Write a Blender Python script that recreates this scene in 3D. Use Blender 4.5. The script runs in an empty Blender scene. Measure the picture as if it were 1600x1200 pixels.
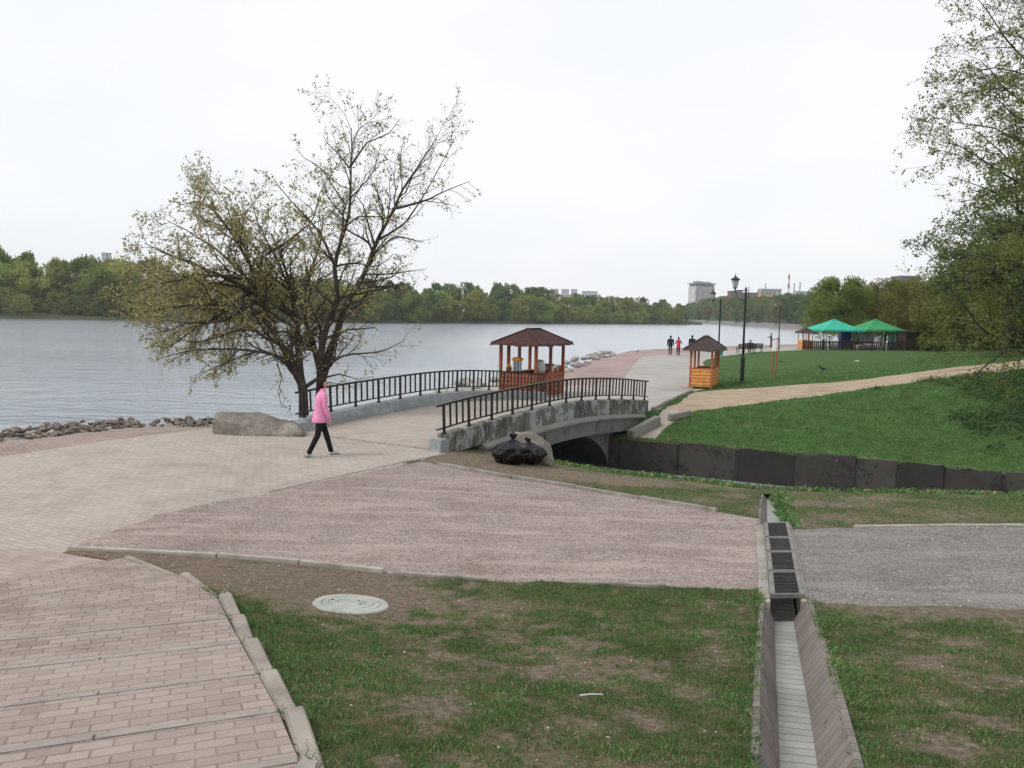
import bpy, bmesh, math, random
import numpy as np
from mathutils import Vector, Matrix, geometry
random.seed(7)
scn = bpy.context.scene
col = scn.collection
R = math.radians
# ------------------------------------------------------------------ camera
F = 1280.0; CH = 3.05; PIT = math.atan(111/1280.0); ROL = R(1.2)
FW = Vector((0, math.cos(PIT), -math.sin(PIT)))
R0 = Vector((1, 0, 0)); U0 = Vector((0, math.sin(PIT), math.cos(PIT)))
RT = R0*math.cos(ROL)+U0*math.sin(ROL); UP = U0*math.cos(ROL)-R0*math.sin(ROL)
CAM = Vector((0, 0, CH))
cd = bpy.data.cameras.new('camera'); cam = bpy.data.objects.new('camera', cd); col.objects.link(cam)
m = Matrix((RT, UP, -FW)).transposed().to_4x4(); m.translation = CAM
cam.matrix_world = m
cd.sensor_width = 36; cd.lens = 36*F/1600; cd.clip_start = .05; cd.clip_end = 6000
scn.camera = cam
def ray(px, py): return FW+RT*((px-800)/F)+UP*((600-py)/F)
def at(px, py, z=0.0):                      # a point of the photo at a known height
    d = ray(px, py); t = (z-CH)/d.z
    return CAM+d*t
def dep(px, py, y):                         # a point of the photo at a known distance
    d = ray(px, py); return CAM+d*(y/d.y)
# ------------------------------------------------------------------ terrain
BA = Vector((-1.4, 17.9)); BU = Vector((.517, .856)).normalized(); BV = Vector((-BU.y, BU.x))
BL = 11.8; BW = 4.55; WATER = -1.85
def br(u, v, z=0.0): q = BA+BU*u+BV*v; return Vector((q.x, q.y, z))
STEPS = [((0,907),(188,872)),((0,938),(277,897)),((0,969),(340,934)),((0,1001),(356,966)),((0,1047),(377,1005)),((0,1105),(404,1053)),((0,1177),(436,1112)),((0,1268),(470,1190))]
STEP_H = .1
cp = []
def C(x, y, z): cp.append((x, y, z))
for px, py, z in [(500,713,0),(100,760,0),(0,690,0),(0,840,0),(300,830,0),(140,862,0),(700,712,0),(350,670,0),(-300,760,0),(460,678,0),
                  (600,895,0),(900,913,0),(1185,924,0),(1270,940,.02),(1600,948,.03),(700,800,0),(950,850,0),(1180,812,-.02),(1240,826,-.02),(1600,822,.02),
                  (680,727,-.02),(820,728,-.15),(950,760,-.22),(1190,775,-.3),(1600,790,-.15),(548,946,.04),(800,1010,.2),(1185,1000,.16),(1300,1000,.16),(1600,1010,.2)]:
    p = at(px, py, z); C(p.x, p.y, z)
for k, (a, b) in enumerate(STEPS):
    z = STEP_H*(k+1)
    p = at(b[0], b[1], z); C(p.x+.12, p.y, z-.07)

for f_ in (0, .5, 1.0, 1.6, 2.2):
    a_ = at(188, 872, .07); b_ = at(0, 907, .07); q_ = a_.lerp(b_, f_); C(q_.x, q_.y+.05, .055)
C(-5.0,9.6,.05)
C(-3,-2,1.6); C(0,-2,1.55); C(4,-2,1.5); C(10,-2,1.5); C(0,0,1.35); C(2.5,0,1.3); C(1.6,4.6,.52); C(4.5,4.6,.5); C(.2,4.6,.6); C(0,2.5,1.0); C(3,2.5,.95); C(9,4,.65); C(15,3,.8); C(14,9,.1)
C(-30,0,.8); C(-30,12,0); C(-14,5,.4); C(40,5,1.0)
for x,y,z in [(.56,21.15,-.45),(.9,18.8,-.4),(2.4,18.3,-.5),(3.55,17.5,-.45),(5.0,16.6,-.45),(10.2,16.3,-.4),(20,14.8,-.3),(-4.6,24.3,-.4),(-8,24.4,-.4),(-6,23,-.3)]: C(x,y,z)
for x,y,z in [(3.46,25.95,-.93),(13.3,21.3,-.93),(24,16.2,-.8),(8,23.8,-.93),(-1.7,29,-.3),(4.7,28.2,-.17),(.87,31,-.2),(-2,34,-.4),(5.8,28.9,-.2),(7.2,30.6,-.15),(9.1,37.2,-.25),(2.9,44,-.4),(8,64,-.4),(12.5,80,-.4),
              (11,39.3,-.06),(14.5,34,.38),(23,37,1.2),(10,27,-.3),(15,27,.0),(20,26,.5),(28,26,1.4),(13.8,43.8,-.05),(24,50,.5),(35,60,1.1),(18,71,-.35),(31,90,-.25),(40,88,-.15),(50,88,.1),(41,115,-.5),(50,78,.5),(70,80,2),(90,60,4),(60,120,-.4),
              (90,120,.5),(150,110,2),(150,40,6),(60,30,4),(90,0,4),(150,-10,5),(40,20,2.0),(-40,-10,1)]: C(x,y,z)
cpa = np.array(cp); N_ = len(cp)
def _phi(d2): return np.where(d2 > 1e-9, d2*np.log(d2+1e-12)*.5, 0)
_xy = cpa[:, :2]/30
_A = np.zeros((N_+3, N_+3)); _d2 = ((_xy[:, None]-_xy[None])**2).sum(-1)
_A[:N_, :N_] = _phi(_d2)+np.eye(N_)*2e-5; _A[:N_, N_] = 1; _A[:N_, N_+1:] = _xy; _A[N_:, :N_] = _A[:N_, N_:].T
_w = np.linalg.solve(_A, np.concatenate([cpa[:, 2], np.zeros(3)]))
def TZ(P):
    P = np.atleast_2d(np.asarray(P, float))/30
    out = np.empty(len(P))
    for i in range(0, len(P), 20000):
        q = P[i:i+20000]
        d2 = ((q[:, None]-_xy[None])**2).sum(-1)
        out[i:i+20000] = _phi(d2)@_w[:N_]+_w[N_]+q@_w[N_+1:]
    return out
def tz(x, y): return float(TZ([(x, y)])[0])
def gr(px, py, dz=0.0):                     # where a line of sight meets the terrain
    z = 0.0
    for i in range(40):
        p = at(px, py, z+dz); z2 = tz(p.x, p.y); z = z*.4+z2*.6 if i > 3 else z2*.5+z*.5
        z = max(-3, min(z, 2.6))
    p = at(px, py, z+dz); return p
# ------------------------------------------------------------------ noise
def _h(ix, iy, s):
    n = (ix.astype(np.int64)*374761393+iy.astype(np.int64)*668265263+s*974711) & 0xffffffff
    n = ((n ^ (n >> 13))*1274126177) & 0xffffffff
    return ((n ^ (n >> 16)) & 0xffff)/65535.0
def vnoise(x, y, s=0):
    x = np.asarray(x, float); y = np.asarray(y, float)
    ix = np.floor(x); iy = np.floor(y); fx = x-ix; fy = y-iy
    fx = fx*fx*(3-2*fx); fy = fy*fy*(3-2*fy)
    a = _h(ix, iy, s); b = _h(ix+1, iy, s); c = _h(ix, iy+1, s); d = _h(ix+1, iy+1, s)
    return (a*(1-fx)+b*fx)*(1-fy)+(c*(1-fx)+d*fx)*fy
def fbm(x, y, s=0, o=4):
    t = 0; a = .5; n = 0
    for i in range(o):
        t = t+a*vnoise(np.asarray(x)*2**i, np.asarray(y)*2**i, s+i*17); n += a; a *= .55
    return t/n
def sstep(a, b, x):
    t = np.clip((x-a)/(b-a), 0, 1); return t*t*(3-2*t)
# ------------------------------------------------------------------ materials
MATS = {}
def ramp(nt, fac, stops):
    r = nt.nodes.new('ShaderNodeValToRGB'); e = r.color_ramp.elements
    while len(e) < len(stops): e.new(.5)
    for i, (p, c) in enumerate(stops):
        e[i].position = p; e[i].color = (*c, 1)
    nt.links.new(fac, r.inputs[0]); return r.outputs[0]
def noise(nt, vec, scale, detail=4, rough=.55, out=0):
    n = nt.nodes.new('ShaderNodeTexNoise'); n.inputs['Scale'].default_value = scale
    n.inputs['Detail'].default_value = detail; n.inputs['Roughness'].default_value = rough
    nt.links.new(vec, n.inputs['Vector']); return n.outputs[out]
def mixc(nt, f, a, b, mode='MIX'):
    n = nt.nodes.new('ShaderNodeMix'); n.data_type = 'RGBA'; n.blend_type = mode
    for s, v in ((n.inputs['Factor'], f), (n.inputs['A'], a), (n.inputs['B'], b)):
        if isinstance(v, (int, float)): s.default_value = v
        elif isinstance(v, tuple): s.default_value = (*v, 1)
        else: nt.links.new(v, s)
    return n.outputs['Result']
def math_(nt, op, a, b=0.0, clamp=False):
    n = nt.nodes.new('ShaderNodeMath'); n.operation = op; n.use_clamp = clamp
    for s, v in ((n.inputs[0], a), (n.inputs[1], b)):
        if isinstance(v, (int, float)): s.default_value = v
        else: nt.links.new(v, s)
    return n.outputs[0]
def newmat(name):
    m = bpy.data.materials.new(name); m.use_nodes = True; nt = m.node_tree
    b = nt.nodes['Principled BSDF']; tc = nt.nodes.new('ShaderNodeTexCoord'); return m, nt, b, tc
def bumpn(nt, b, h, strength, dist, prev=None):
    n = nt.nodes.new('ShaderNodeBump'); n.inputs['Strength'].default_value = strength; n.inputs['Distance'].default_value = dist
    nt.links.new(h, n.inputs['Height'])
    if prev: nt.links.new(prev, n.inputs['Normal'])
    nt.links.new(n.outputs[0], b.inputs['Normal']); return n.outputs[0]
def mat(name, c1, c2=None, c3=None, scale=3, rough=.8, bump=.3, bscale=40, bdist=.01, metal=0, spec=.4, coat=0):
    if name in MATS: return MATS[name]
    c2 = c2 or tuple(v*.75 for v in c1); c3 = c3 or tuple(min(1, v*1.15) for v in c1)
    m, nt, b, tc = newmat(name)
    f = noise(nt, tc.outputs['Object'], scale, 6, .65)
    nt.links.new(ramp(nt, f, [(.32, c2), (.5, c1), (.68, c3)]), b.inputs['Base Color'])
    f2 = noise(nt, tc.outputs['Object'], bscale, 3)
    if bump: bumpn(nt, b, f2, bump, bdist)
    rr = math_(nt, 'MULTIPLY_ADD', f2, .25); nt.nodes[-1].inputs[2].default_value = rough-.12
    nt.links.new(rr, b.inputs['Roughness'])
    b.inputs['Metallic'].default_value = metal; b.inputs['Specular IOR Level'].default_value = spec
    b.inputs['Coat Weight'].default_value = coat
    MATS[name] = m; return m
def brickmat(name, cols, mortar, bw, bh, mort, coord='UV', rot=0, rough=.85, grime=.5, offset=.5, gs=.6, speck=0, bump=.6):
    m, nt, b, tc = newmat(name)
    mp = nt.nodes.new('ShaderNodeMapping'); mp.inputs['Rotation'].default_value = (0, 0, rot)
    nt.links.new(tc.outputs[coord], mp.inputs[0])
    # slight waviness so courses are not ruler straight
    nz = noise(nt, mp.outputs[0], 1.3, 2, out=1); va = nt.nodes.new('ShaderNodeVectorMath'); va.operation = 'MULTIPLY_ADD'
    nt.links.new(nz, va.inputs[0]); va.inputs[1].default_value = (.03, .03, 0); nt.links.new(mp.outputs[0], va.inputs[2])
    br_ = nt.nodes.new('ShaderNodeTexBrick'); br_.offset = offset
    nt.links.new(va.outputs[0], br_.inputs['Vector'])
    br_.inputs['Scale'].default_value = 1; br_.inputs['Brick Width'].default_value = bw; br_.inputs['Row Height'].default_value = bh
    br_.inputs['Mortar Size'].default_value = mort; br_.inputs['Mortar Smooth'].default_value = .3; br_.inputs['Bias'].default_value = 0
    br_.inputs['Color1'].default_value = (*cols[0], 1); br_.inputs['Color2'].default_value = (*cols[1], 1); br_.inputs['Mortar'].default_value = (*mortar, 1)
    big = noise(nt, tc.outputs['Object'], gs, 5, .65)
    tint = ramp(nt, big, [(.3, (1-grime*.5, 1-grime*.52, 1-grime*.55)), (.5, (1, 1, 1)), (.72, (1+grime*.2, 1+grime*.18, 1+grime*.16))])
    sp_ = noise(nt, tc.outputs['Object'], 6.5, 3, .5); tint = mixc(nt, 1.0, tint, ramp(nt, sp_, [(.24, (.6, .58, .56)), (.31, (1,)*3)]), 'MULTIPLY')
    c = mixc(nt, 1.0, br_.outputs['Color'], tint, 'MULTIPLY')
    fine = noise(nt, tc.outputs['Object'], 90, 3, .7)
    c = mixc(nt, 1.0, c, ramp(nt, fine, [(.3, (.82,)*3), (.7, (1.15,)*3)]), 'MULTIPLY')
    # pale mortar dust that hides some of the joints
    dust = noise(nt, tc.outputs['Object'], 1.7, 4, .6)
    c = mixc(nt, ramp(nt, dust, [(.45, (0,)*3), (.7, (.55,)*3)]), c, cols[2] if len(cols) > 2 else cols[0])
    nt.links.new(c, b.inputs['Base Color']); b.inputs['Roughness'].default_value = rough; b.inputs['Specular IOR Level'].default_value = .3
    inv = math_(nt, 'SUBTRACT', 1.0, br_.outputs['Fac'])
    h = math_(nt, 'ADD', inv, math_(nt, 'MULTIPLY', fine, .35))
    bumpn(nt, b, h, bump, .006)
    MATS[name] = m; return m
# ------------------------------------------------------------------ mesh helpers
class MB:
    def __init__(s): s.v = []; s.f = []; s.uv = None
    def add(s, vs, fs):
        o = len(s.v); s.v += [tuple(v) for v in vs]; s.f += [tuple(i+o for i in f) for f in fs]; return s
    def box(s, c, size, rz=0, M=None):
        x, y, z = size[0]/2, size[1]/2, size[2]/2; c = Vector(c)
        vs = [Vector((a*x, b*y, d*z)) for a, b, d in ((-1,-1,-1),(1,-1,-1),(1,1,-1),(-1,1,-1),(-1,-1,1),(1,-1,1),(1,1,1),(-1,1,1))]
        if M is not None: vs = [M@v for v in vs]
        if rz: Rm = Matrix.Rotation(rz, 3, 'Z'); vs = [Rm@v for v in vs]
        return s.add([v+c for v in vs], [(0,3,2,1),(4,5,6,7),(0,1,5,4),(1,2,6,5),(2,3,7,6),(3,0,4,7)])
    def bar(s, a, b, w, h=None):
        a = Vector(a); b = Vector(b); d = b-a; L = d.length; h = h or w
        q = d.to_track_quat('Y', 'Z').to_matrix()
        return s.box((a+b)/2, (w, L, h), 0, q)
    def tube(s, pts, rad, n=6, cap=True):
        pts = [Vector(p) for p in pts]
        if not hasattr(rad, '__len__'): rad = [rad]*len(pts)
        o = len(s.v); X = None
        for i, p in enumerate(pts):
            d = (pts[min(i+1, len(pts)-1)]-pts[max(i-1, 0)])
            if d.length < 1e-9: d = Vector((0, 0, 1))
            d.normalize()
            if X is None: X = d.orthogonal().normalized()
            else:
                X = X-d*X.dot(d)
                X = X.normalized() if X.length > 1e-6 else d.orthogonal().normalized()
            Y = d.cross(X)
            for k in range(n):
                a = 2*math.pi*k/n; s.v.append(tuple(p+(X*math.cos(a)+Y*math.sin(a))*rad[i]))
        for i in range(len(pts)-1):
            for k in range(n):
                k2 = (k+1) % n; s.f.append((o+i*n+k, o+i*n+k2, o+(i+1)*n+k2, o+(i+1)*n+k))
        if cap: s.f.append(tuple(o+n-1-k for k in range(n))); e = o+(len(pts)-1)*n; s.f.append(tuple(e+k for k in range(n)))
        return s
    def lathe(s, prof, c=(0, 0, 0), n=20, ph=0, sx=1, sy=1):
        c = Vector(c); o = len(s.v)
        for r, z in prof:
            for k in range(n):
                a = 2*math.pi*k/n+ph; s.v.append((c.x+r*math.cos(a)*sx, c.y+r*math.sin(a)*sy, c.z+z))
        for i in range(len(prof)-1):
            for k in range(n):
                k2 = (k+1) % n; s.f.append((o+i*n+k, o+i*n+k2, o+(i+1)*n+k2, o+(i+1)*n+k))
        s.f.append(tuple(o+n-1-k for k in range(n))); e = o+(len(prof)-1)*n; s.f.append(tuple(e+k for k in range(n)))
        return s
    def prism(s, poly, z0, z1):
        n = len(poly); a = sum(poly[i][0]*poly[(i+1) % n][1]-poly[(i+1) % n][0]*poly[i][1] for i in range(n))
        if a < 0: poly = poly[::-1]
        z0 = z0 if hasattr(z0, '__len__') else [z0]*n; z1 = z1 if hasattr(z1, '__len__') else [z1]*n
        vs = [(p[0], p[1], z0[i]) for i, p in enumerate(poly)]+[(p[0], p[1], z1[i]) for i, p in enumerate(poly)]
        fs = [tuple(range(n-1, -1, -1)), tuple(range(n, 2*n))]+[(i, (i+1) % n, n+(i+1) % n, n+i) for i in range(n)]
        return s.add(vs, fs)
    def build(s, name, m, parent=None, world=False, smooth=False, bevel=0, mats=None):
        me = bpy.data.meshes.new(name); vs = s.v
        if world and parent is not None:
            l = Vector(parent.location)
            if parent.parent: l = l+parent.parent.location
            vs = [(v[0]-l.x, v[1]-l.y, v[2]-l.z) for v in vs]
        me.from_pydata(vs, [], s.f); me.update()
        if bevel:
            bm = bmesh.new(); bm.from_mesh(me)
            bmesh.ops.bevel(bm, geom=[e for e in bm.edges if e.is_manifold and e.calc_face_angle(0) > .6], offset=bevel, segments=2, affect='EDGES', clamp_overlap=True)
            bm.to_mesh(me); bm.free()
        if s.uv: s.uv(me)
        if m: me.materials.append(m)
        if smooth: me.polygons.foreach_set('use_smooth', [True]*len(me.polygons))
        o = bpy.data.objects.new(name, me); col.objects.link(o)
        if parent is not None: o.parent = parent
        return o
def tag(o, label=None, cat=None, group=None, kind=None):
    if label: o['label'] = label
    if cat: o['category'] = cat
    if group: o['group'] = group
    if kind: o['kind'] = kind
    return o
def empty(name, loc=(0, 0, 0), rz=0, label=None, cat=None, group=None):
    o = bpy.data.objects.new(name, None); col.objects.link(o); o.location = loc; o.rotation_euler = (0, 0, rz)
    o.empty_display_size = .2
    return tag(o, label, cat, group)
def kids(o): return [c for c in bpy.data.objects if c.parent == o]
def copy_tree(o, parent=None, ch=None):
    c = o.copy(); col.objects.link(c)
    if parent is not None: c.parent = parent
    for k in (kids(o) if ch is None else ch): copy_tree(k, c)
    return c
def npmesh(name, V, Fq, m, parent=None, attr=None):   # V (n,3), Fq (k,3|4)
    me = bpy.data.meshes.new(name); k, w = Fq.shape
    me.vertices.add(len(V)); me.vertices.foreach_set('co', np.ascontiguousarray(V, dtype=np.float32).ravel())
    me.loops.add(k*w); me.loops.foreach_set('vertex_index', np.ascontiguousarray(Fq, dtype=np.int32).ravel())
    me.polygons.add(k); me.polygons.foreach_set('loop_start', np.arange(0, k*w, w, dtype=np.int32))
    me.update(calc_edges=True)
    if attr is not None:
        for n_, a in attr.items():
            at_ = me.attributes.new(n_, 'FLOAT', 'POINT'); at_.data.foreach_set('value', np.ascontiguousarray(a, dtype=np.float32))
    if m: me.materials.append(m)
    o = bpy.data.objects.new(name, me); col.objects.link(o)
    if parent is not None: o.parent = parent
    return o
def inpoly(P, poly):
    P = np.asarray(P, float); x = P[:, 0]; y = P[:, 1]; c = np.zeros(len(P), bool); n = len(poly)
    for i in range(n):
        x1, y1 = poly[i][0], poly[i][1]; x2, y2 = poly[(i+1) % n][0], poly[(i+1) % n][1]
        if y1 == y2: continue
        k = ((y1 > y) != (y2 > y)) & (x < (x2-x1)*(y-y1)/(y2-y1)+x1); c ^= k
    return c
def resamp(poly, step, closed=True, wob=0, seed=0, wscale=1.0):
    out = []; n = len(poly)
    for i in range(n if closed else n-1):
        a = Vector(poly[i][:2]); b = Vector(poly[(i+1) % n][:2]); L = (b-a).length; k = max(1, int(L/step))
        nr = Vector((-(b-a).y, (b-a).x)).normalized() if L > 0 else Vector((0, 0))
        for j in range(k):
            q = a.lerp(b, j/k)
            if wob: q = q+nr*wob*(float(fbm(q.x*wscale, q.y*wscale, seed, 4))-.5)*2
            out.append((q.x, q.y))
    if not closed: out.append(tuple(poly[-1][:2]))
    return out
# ================================================================== SETTING
def xy(p): return (p.x, p.y)
def A0(px, py): return xy(at(px, py, 0))
def G(px, py): return xy(gr(px, py))
paved = [at(-420, 742), at(0, 691), at(45, 687), at(130, 676), at(230, 661), at(330, 662)]
shoreA = [(-40, 1), (-25, 9.5)]+[(p.x-.9, p.y+1.0) for p in paved[:5]]+[(-9.0, 23.6), (-8, 24.8), (-6, 25.8), (-4.6, 25.0)]
canalA = [(.56, 21.2), (.9, 18.9), (2.4, 18.35), (3.6, 17.6), (5.0, 16.7), (10.2, 16.2), (20, 14.6), (60, 8)]
polyA = [(-40, -12)]+shoreA+canalA+[(60, -12)]
canalB = [(-1.68, 29.05), (3.46, 25.95), (13.3, 21.3), (24, 16.2), (60, 10), (150, 2)]
shoreB = [(150, 110), (90, 125), (60, 123), (41, 117), (23.5, 97), (11.8, 81), (6.8, 65.5), (1.9, 45.5), (-.2, 41), (-2.2, 38), (-3.3, 36), (-3.2, 32)]
polyB = canalB+shoreB
# steps
RS = []; LS = []
for k, (a, b) in enumerate(STEPS):
    z = STEP_H*(k+1); l = at(*a, z); r = at(*b, z); l = l+(l-r).normalized()*4.0
    RS.append(Vector((r.x, r.y))); LS.append(Vector((l.x, l.y)))
for i in range(5):
    RS.append(RS[-1]+Vector((-.02, -.72))); LS.append(LS[-1]+Vector((.1, -.66)))
stepsP = [tuple(RS[0])]+[(r.x+.03, r.y) for r in RS[1:]]+[tuple(l) for l in LS[::-1]]
# drain edges
DRP = [((1185,1200),(1335,1200)), ((1188,1060),(1300,1060)), ((1190,1000),(1281,1000)), ((1194,937),(1262,937)), ((1192,899),(1253,899)), ((1190,868),(1247,868)), ((1188,846),(1242,846)), ((1187,822),(1236,822)), ((1189,795),(1226,795)), ((1192,772),(1216,772))]
DL = [Vector(G(*a)) for a, b in DRP]; DR = [Vector(G(*b)) for a, b in DRP]
dd = (DL[0]-DL[2]).normalized()
DL.insert(0, DL[0]+dd*2.6); DR.insert(0, DR[0]+(DR[0]-DR[2]).normalized()*2.6)
drainP = [tuple(v) for v in DL]+[tuple(v) for v in DR[::-1]]
gb = resamp([A0(630,725), A0(540,743), A0(420,769)], .3, False, .03, 5, 2)+resamp([A0(410,771), A0(300,789), A0(200,821), A0(112,856)], .12, False, .22, 6, 2.2)
plazaP = [xy(p) for p in paved]+[A0(400,672), (-5.2, 20.3), tuple(br(0, BW).xy), tuple(br(0, 0).xy), A0(655,720)]+gb+[A0(96,864), tuple(RS[0]), tuple(LS[0]), (-14, 5), (-22, 5), (-30, 4), (-30, 7.2)]
pinkP = [xy(p) for p in paved]+[A0(336,666), A0(150,694), A0(0,716), A0(-420,775)]
landP = [A0(-60,862), A0(0,857), A0(60,856), A0(96,864), tuple(RS[0]), tuple(LS[0])]
grav1 = [A0(96,864)]+gb[::-1]+[A0(655,720)]+resamp([G(685,727), G(800,748), G(900,763), G(1000,780), G(1100,796), G(1187,811)], .5, False)+[tuple(DL[8]), tuple(DL[4])]+resamp([G(1190,922), A0(900,912), A0(600,895)], .1, False, .13, 9, 2.5)+[A0(600,895), A0(340,874), A0(109,858)]
gtop = [G(1240,828), G(1300,824), G(1400,823), G(1600,821), G(2000,818)]
gbot = [G(2000,960), G(1600,949), G(1500,945), G(1400,946), G(1270,940)]
grav2 = resamp(gtop, .25, False, .12, 3, 2)+resamp(gbot, .25, False, .22, 4, 1.5)+[tuple(DR[4]), tuple(DR[8])]
pinkB = [(1.4, 44), (1.95, 45.4), (6.85, 65.4), (11.9, 80.9), (23.6, 96.8), (41, 116.7), (60, 122.6), G(1450,538.5), G(1250,541), G(1180,545), G(1070,551.5), G(1023,555), G(1002,558), G(990,570), G(976,590), G(930,600), G(880,604)]
greyB = [G(880,604), G(930,600), G(976,590), G(990,570), G(1002,558), G(1023,555), G(1070,551.5), G(1180,545), G(1250,541), G(1450,538.5), G(1450,543), G(1248,547), G(1180,550), G(1126,557), G(1104,562), G(1098,566), G(1102,578), G(1124,600), G(1086,612), G(1030,640), tuple(br(BL, -.05).xy), tuple(br(BL, BW).xy), (-.4, 32.6)]
dirtP = resamp([G(1000,690), G(1032,668), G(1062,650), G(1090,641), G(1200,627), G(1350,608), G(1480,591), G(1600,577), G(1720,566), G(1900,560)], .7, False, .3, 5, .8)+resamp([G(1900,548), G(1720,553), G(1600,563), G(1500,573), G(1350,593), G(1250,601), G(1130,609), G(1086,613), G(1040,640), G(1003,678)], .7, False, .35, 6, .8)
rampP = [G(1000,692), G(985,684), G(1020,653), G(1036,640), G(1062,640), G(1046,660), G(1022,688)]
shoreG = [(-1.6, 29.1), (-3.1, 32), (-3.2, 36), (-2.1, 38), (-.1, 40.9), (1.4, 44), G(880, 604), (-.4, 32.6), tuple(br(BL, BW).xy)]
zones = [('shore_gravel', [xy(p) for p in paved]+[(-7.6, 22.3), (-9.0, 23.6)]+[(p.x-.9, p.y+1.0) for p in paved[:5]][::-1]), ('shore_gravel', shoreG), ('pavement_landing', landP), ('pink_pavement', pinkP), ('gravel_path', grav1), ('grey_gravel_path', grav2), ('pavement', plazaP), ('ramp', rampP), ('path', greyB), ('pink_path', pinkB), ('dirt_path', dirtP)]
holes = [stepsP, drainP]
def soil(x, y):
    n = fbm(x*1.5, y*1.8, 11)*.36+fbm(x*6.5, y*7.0, 12)*.64
    g = lambda cx, cy, sx, sy, a: a*np.exp(-((x-cx)/sx)**2-((y-cy)/sy)**2)
    b = -.05+g(-2.9, 8.7, 1.9, .9, .5)+g(2.0, 8.8, 1.6, .5, -.22)+g(-.3, 17.0, 2.2, 1.4, .4)+g(2.5, 16.4, 2, .5, .22)+g(4.3, 8.5, 2.2, .5, .34)+g(.2, 6.3, .9, .5, .1)+g(3.6, 5.6, .8, .8, .07)+g(5.6, 14.6, 1.5, 1.5, .1)
    b = b+g(-4.8, 9.7, 1, .5, .4)
    # lusher strips beside the steps and the drain
    for P, w, a in ((RS, .35, .22), (DR[:5], .4, .2), (DL[:5], .25, .12)):
        d = np.full(np.shape(x), 9.0)
        for i in range(len(P)-1):
            ax, ay = P[i]; bx, by = P[i+1]; L2 = (bx-ax)**2+(by-ay)**2+1e-9
            t = np.clip(((x-ax)*(bx-ax)+(y-ay)*(by-ay))/L2, 0, 1)
            d = np.minimum(d, np.hypot(x-ax-t*(bx-ax), y-ay-t*(by-ay)))
        b = b-a*np.exp(-(d/w)**2)
    far = sstep(19, 23, y+x*.25)
    b = b*(1-far)-.3*far
    n = n*.82+.18*vnoise(x*11, y*11, 13)
    return sstep(.38, .70, n+b)
# materials for the setting
def ground_mat(nm='ground', g3=((.042, .088, .026), (.062, .125, .036), (.095, .155, .052))):
    m, nt, b, tc = newmat(nm); o = tc.outputs['Object']
    at_ = nt.nodes.new('ShaderNodeAttribute'); at_.attribute_name = 'soil'
    f = noise(nt, o, 14, 6, .7); f2 = noise(nt, o, 60, 4, .7); f3 = noise(nt, o, .35, 4, .6); f4 = noise(nt, o, 4, 5, .7)
    gcol = ramp(nt, f4, [(.3, g3[0]), (.5, g3[1]), (.7, g3[2])])
    gcol = mixc(nt, 1.0, gcol, ramp(nt, f3, [(.3, (.78, .85, .8)), (.7, (1.15, 1.1, 1.0))]), 'MULTIPLY')
    gcol = mixc(nt, 1.0, gcol, ramp(nt, f2, [(.3, (.62,)*3), (.7, (1.35,)*3)]), 'MULTIPLY')
    scol = ramp(nt, f, [(.3, (.125, .095, .068)), (.5, (.205, .158, .118)), (.72, (.31, .25, .19))])
    scol = mixc(nt, 1.0, scol, ramp(nt, f2, [(.3, (.68,)*3), (.7, (1.3,)*3)]), 'MULTIPLY')
    k = math_(nt, 'ADD', at_.outputs['Fac'], math_(nt, 'MULTIPLY', math_(nt, 'SUBTRACT', f, .5), 1.5))
    k = ramp(nt, k, [(.12, (0,)*3), (.62, (1,)*3)])
    nt.links.new(mixc(nt, k, gcol, scol), b.inputs['Base Color'])
    b.inputs['Roughness'].default_value = .95; b.inputs['Specular IOR Level'].default_value = .15
    h = math_(nt, 'ADD', math_(nt, 'MULTIPLY', f, 1.0), math_(nt, 'MULTIPLY', f2, .5))
    bumpn(nt, b, h, .9, .05); return m
def gravel_mat(name, c1, c2, c3):
    m, nt, b, tc = newmat(name); o = tc.outputs['Object']
    v = nt.nodes.new('ShaderNodeTexVoronoi'); v.inputs['Scale'].default_value = 60; nt.links.new(o, v.inputs['Vector'])
    sep = nt.nodes.new('ShaderNodeSeparateColor'); nt.links.new(v.outputs['Color'], sep.inputs[0])
    c = ramp(nt, sep.outputs[0], [(0, c2), (.45, c1), (.85, c3), (1, tuple(min(1, q*1.5) for q in c3))])
    big = noise(nt, o, .9, 6, .65); mp = nt.nodes.new('ShaderNodeMapping'); mp.inputs['Scale'].default_value = (.35, 2.2, 1); mp.inputs['Rotation'].default_value = (0, 0, .12)
    nt.links.new(o, mp.inputs[0]); st = noise(nt, mp.outputs[0], 1.6, 6, .68)
    c = mixc(nt, 1.0, c, ramp(nt, big, [(.3, (.80, .76, .72)), (.5, (1,)*3), (.7, (1.15, 1.14, 1.12))]), 'MULTIPLY')
    c = mixc(nt, ramp(nt, st, [(.48, (0,)*3), (.66, (.75,)*3)]), c, tuple(min(1, v*1.55+.02) for v in c1))
    nt.links.new(c, b.inputs['Base Color']); b.inputs['Roughness'].default_value = .95; b.inputs['Specular IOR Level'].default_value = .2
    h = math_(nt, 'ADD', math_(nt, 'MULTIPLY', v.outputs['Distance'], -1.0), math_(nt, 'MULTIPLY', big, 4))
    bumpn(nt, b, h, .8, .012); return m
M_ground = ground_mat(); M_worn = ground_mat('worn_turf', ((.055, .075, .028), (.095, .100, .045), (.155, .135, .078)))
M_dirt = gravel_mat('sandy_dirt', (.34, .265, .185), (.27, .20, .135), (.40, .33, .25))
M_grav = gravel_mat('pink_gravel', (.27, .215, .195), (.20, .155, .14), (.34, .285, .26))
M_grav2 = gravel_mat('grey_gravel', (.185, .168, .158), (.13, .117, .11), (.26, .24, .228))
M_pave = brickmat('grey_pavers', ((.375, .325, .288), (.44, .385, .342), (.435, .38, .335)), (.30, .255, .225), .2, .1, .009, 'Object', .5, gs=.35)
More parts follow.
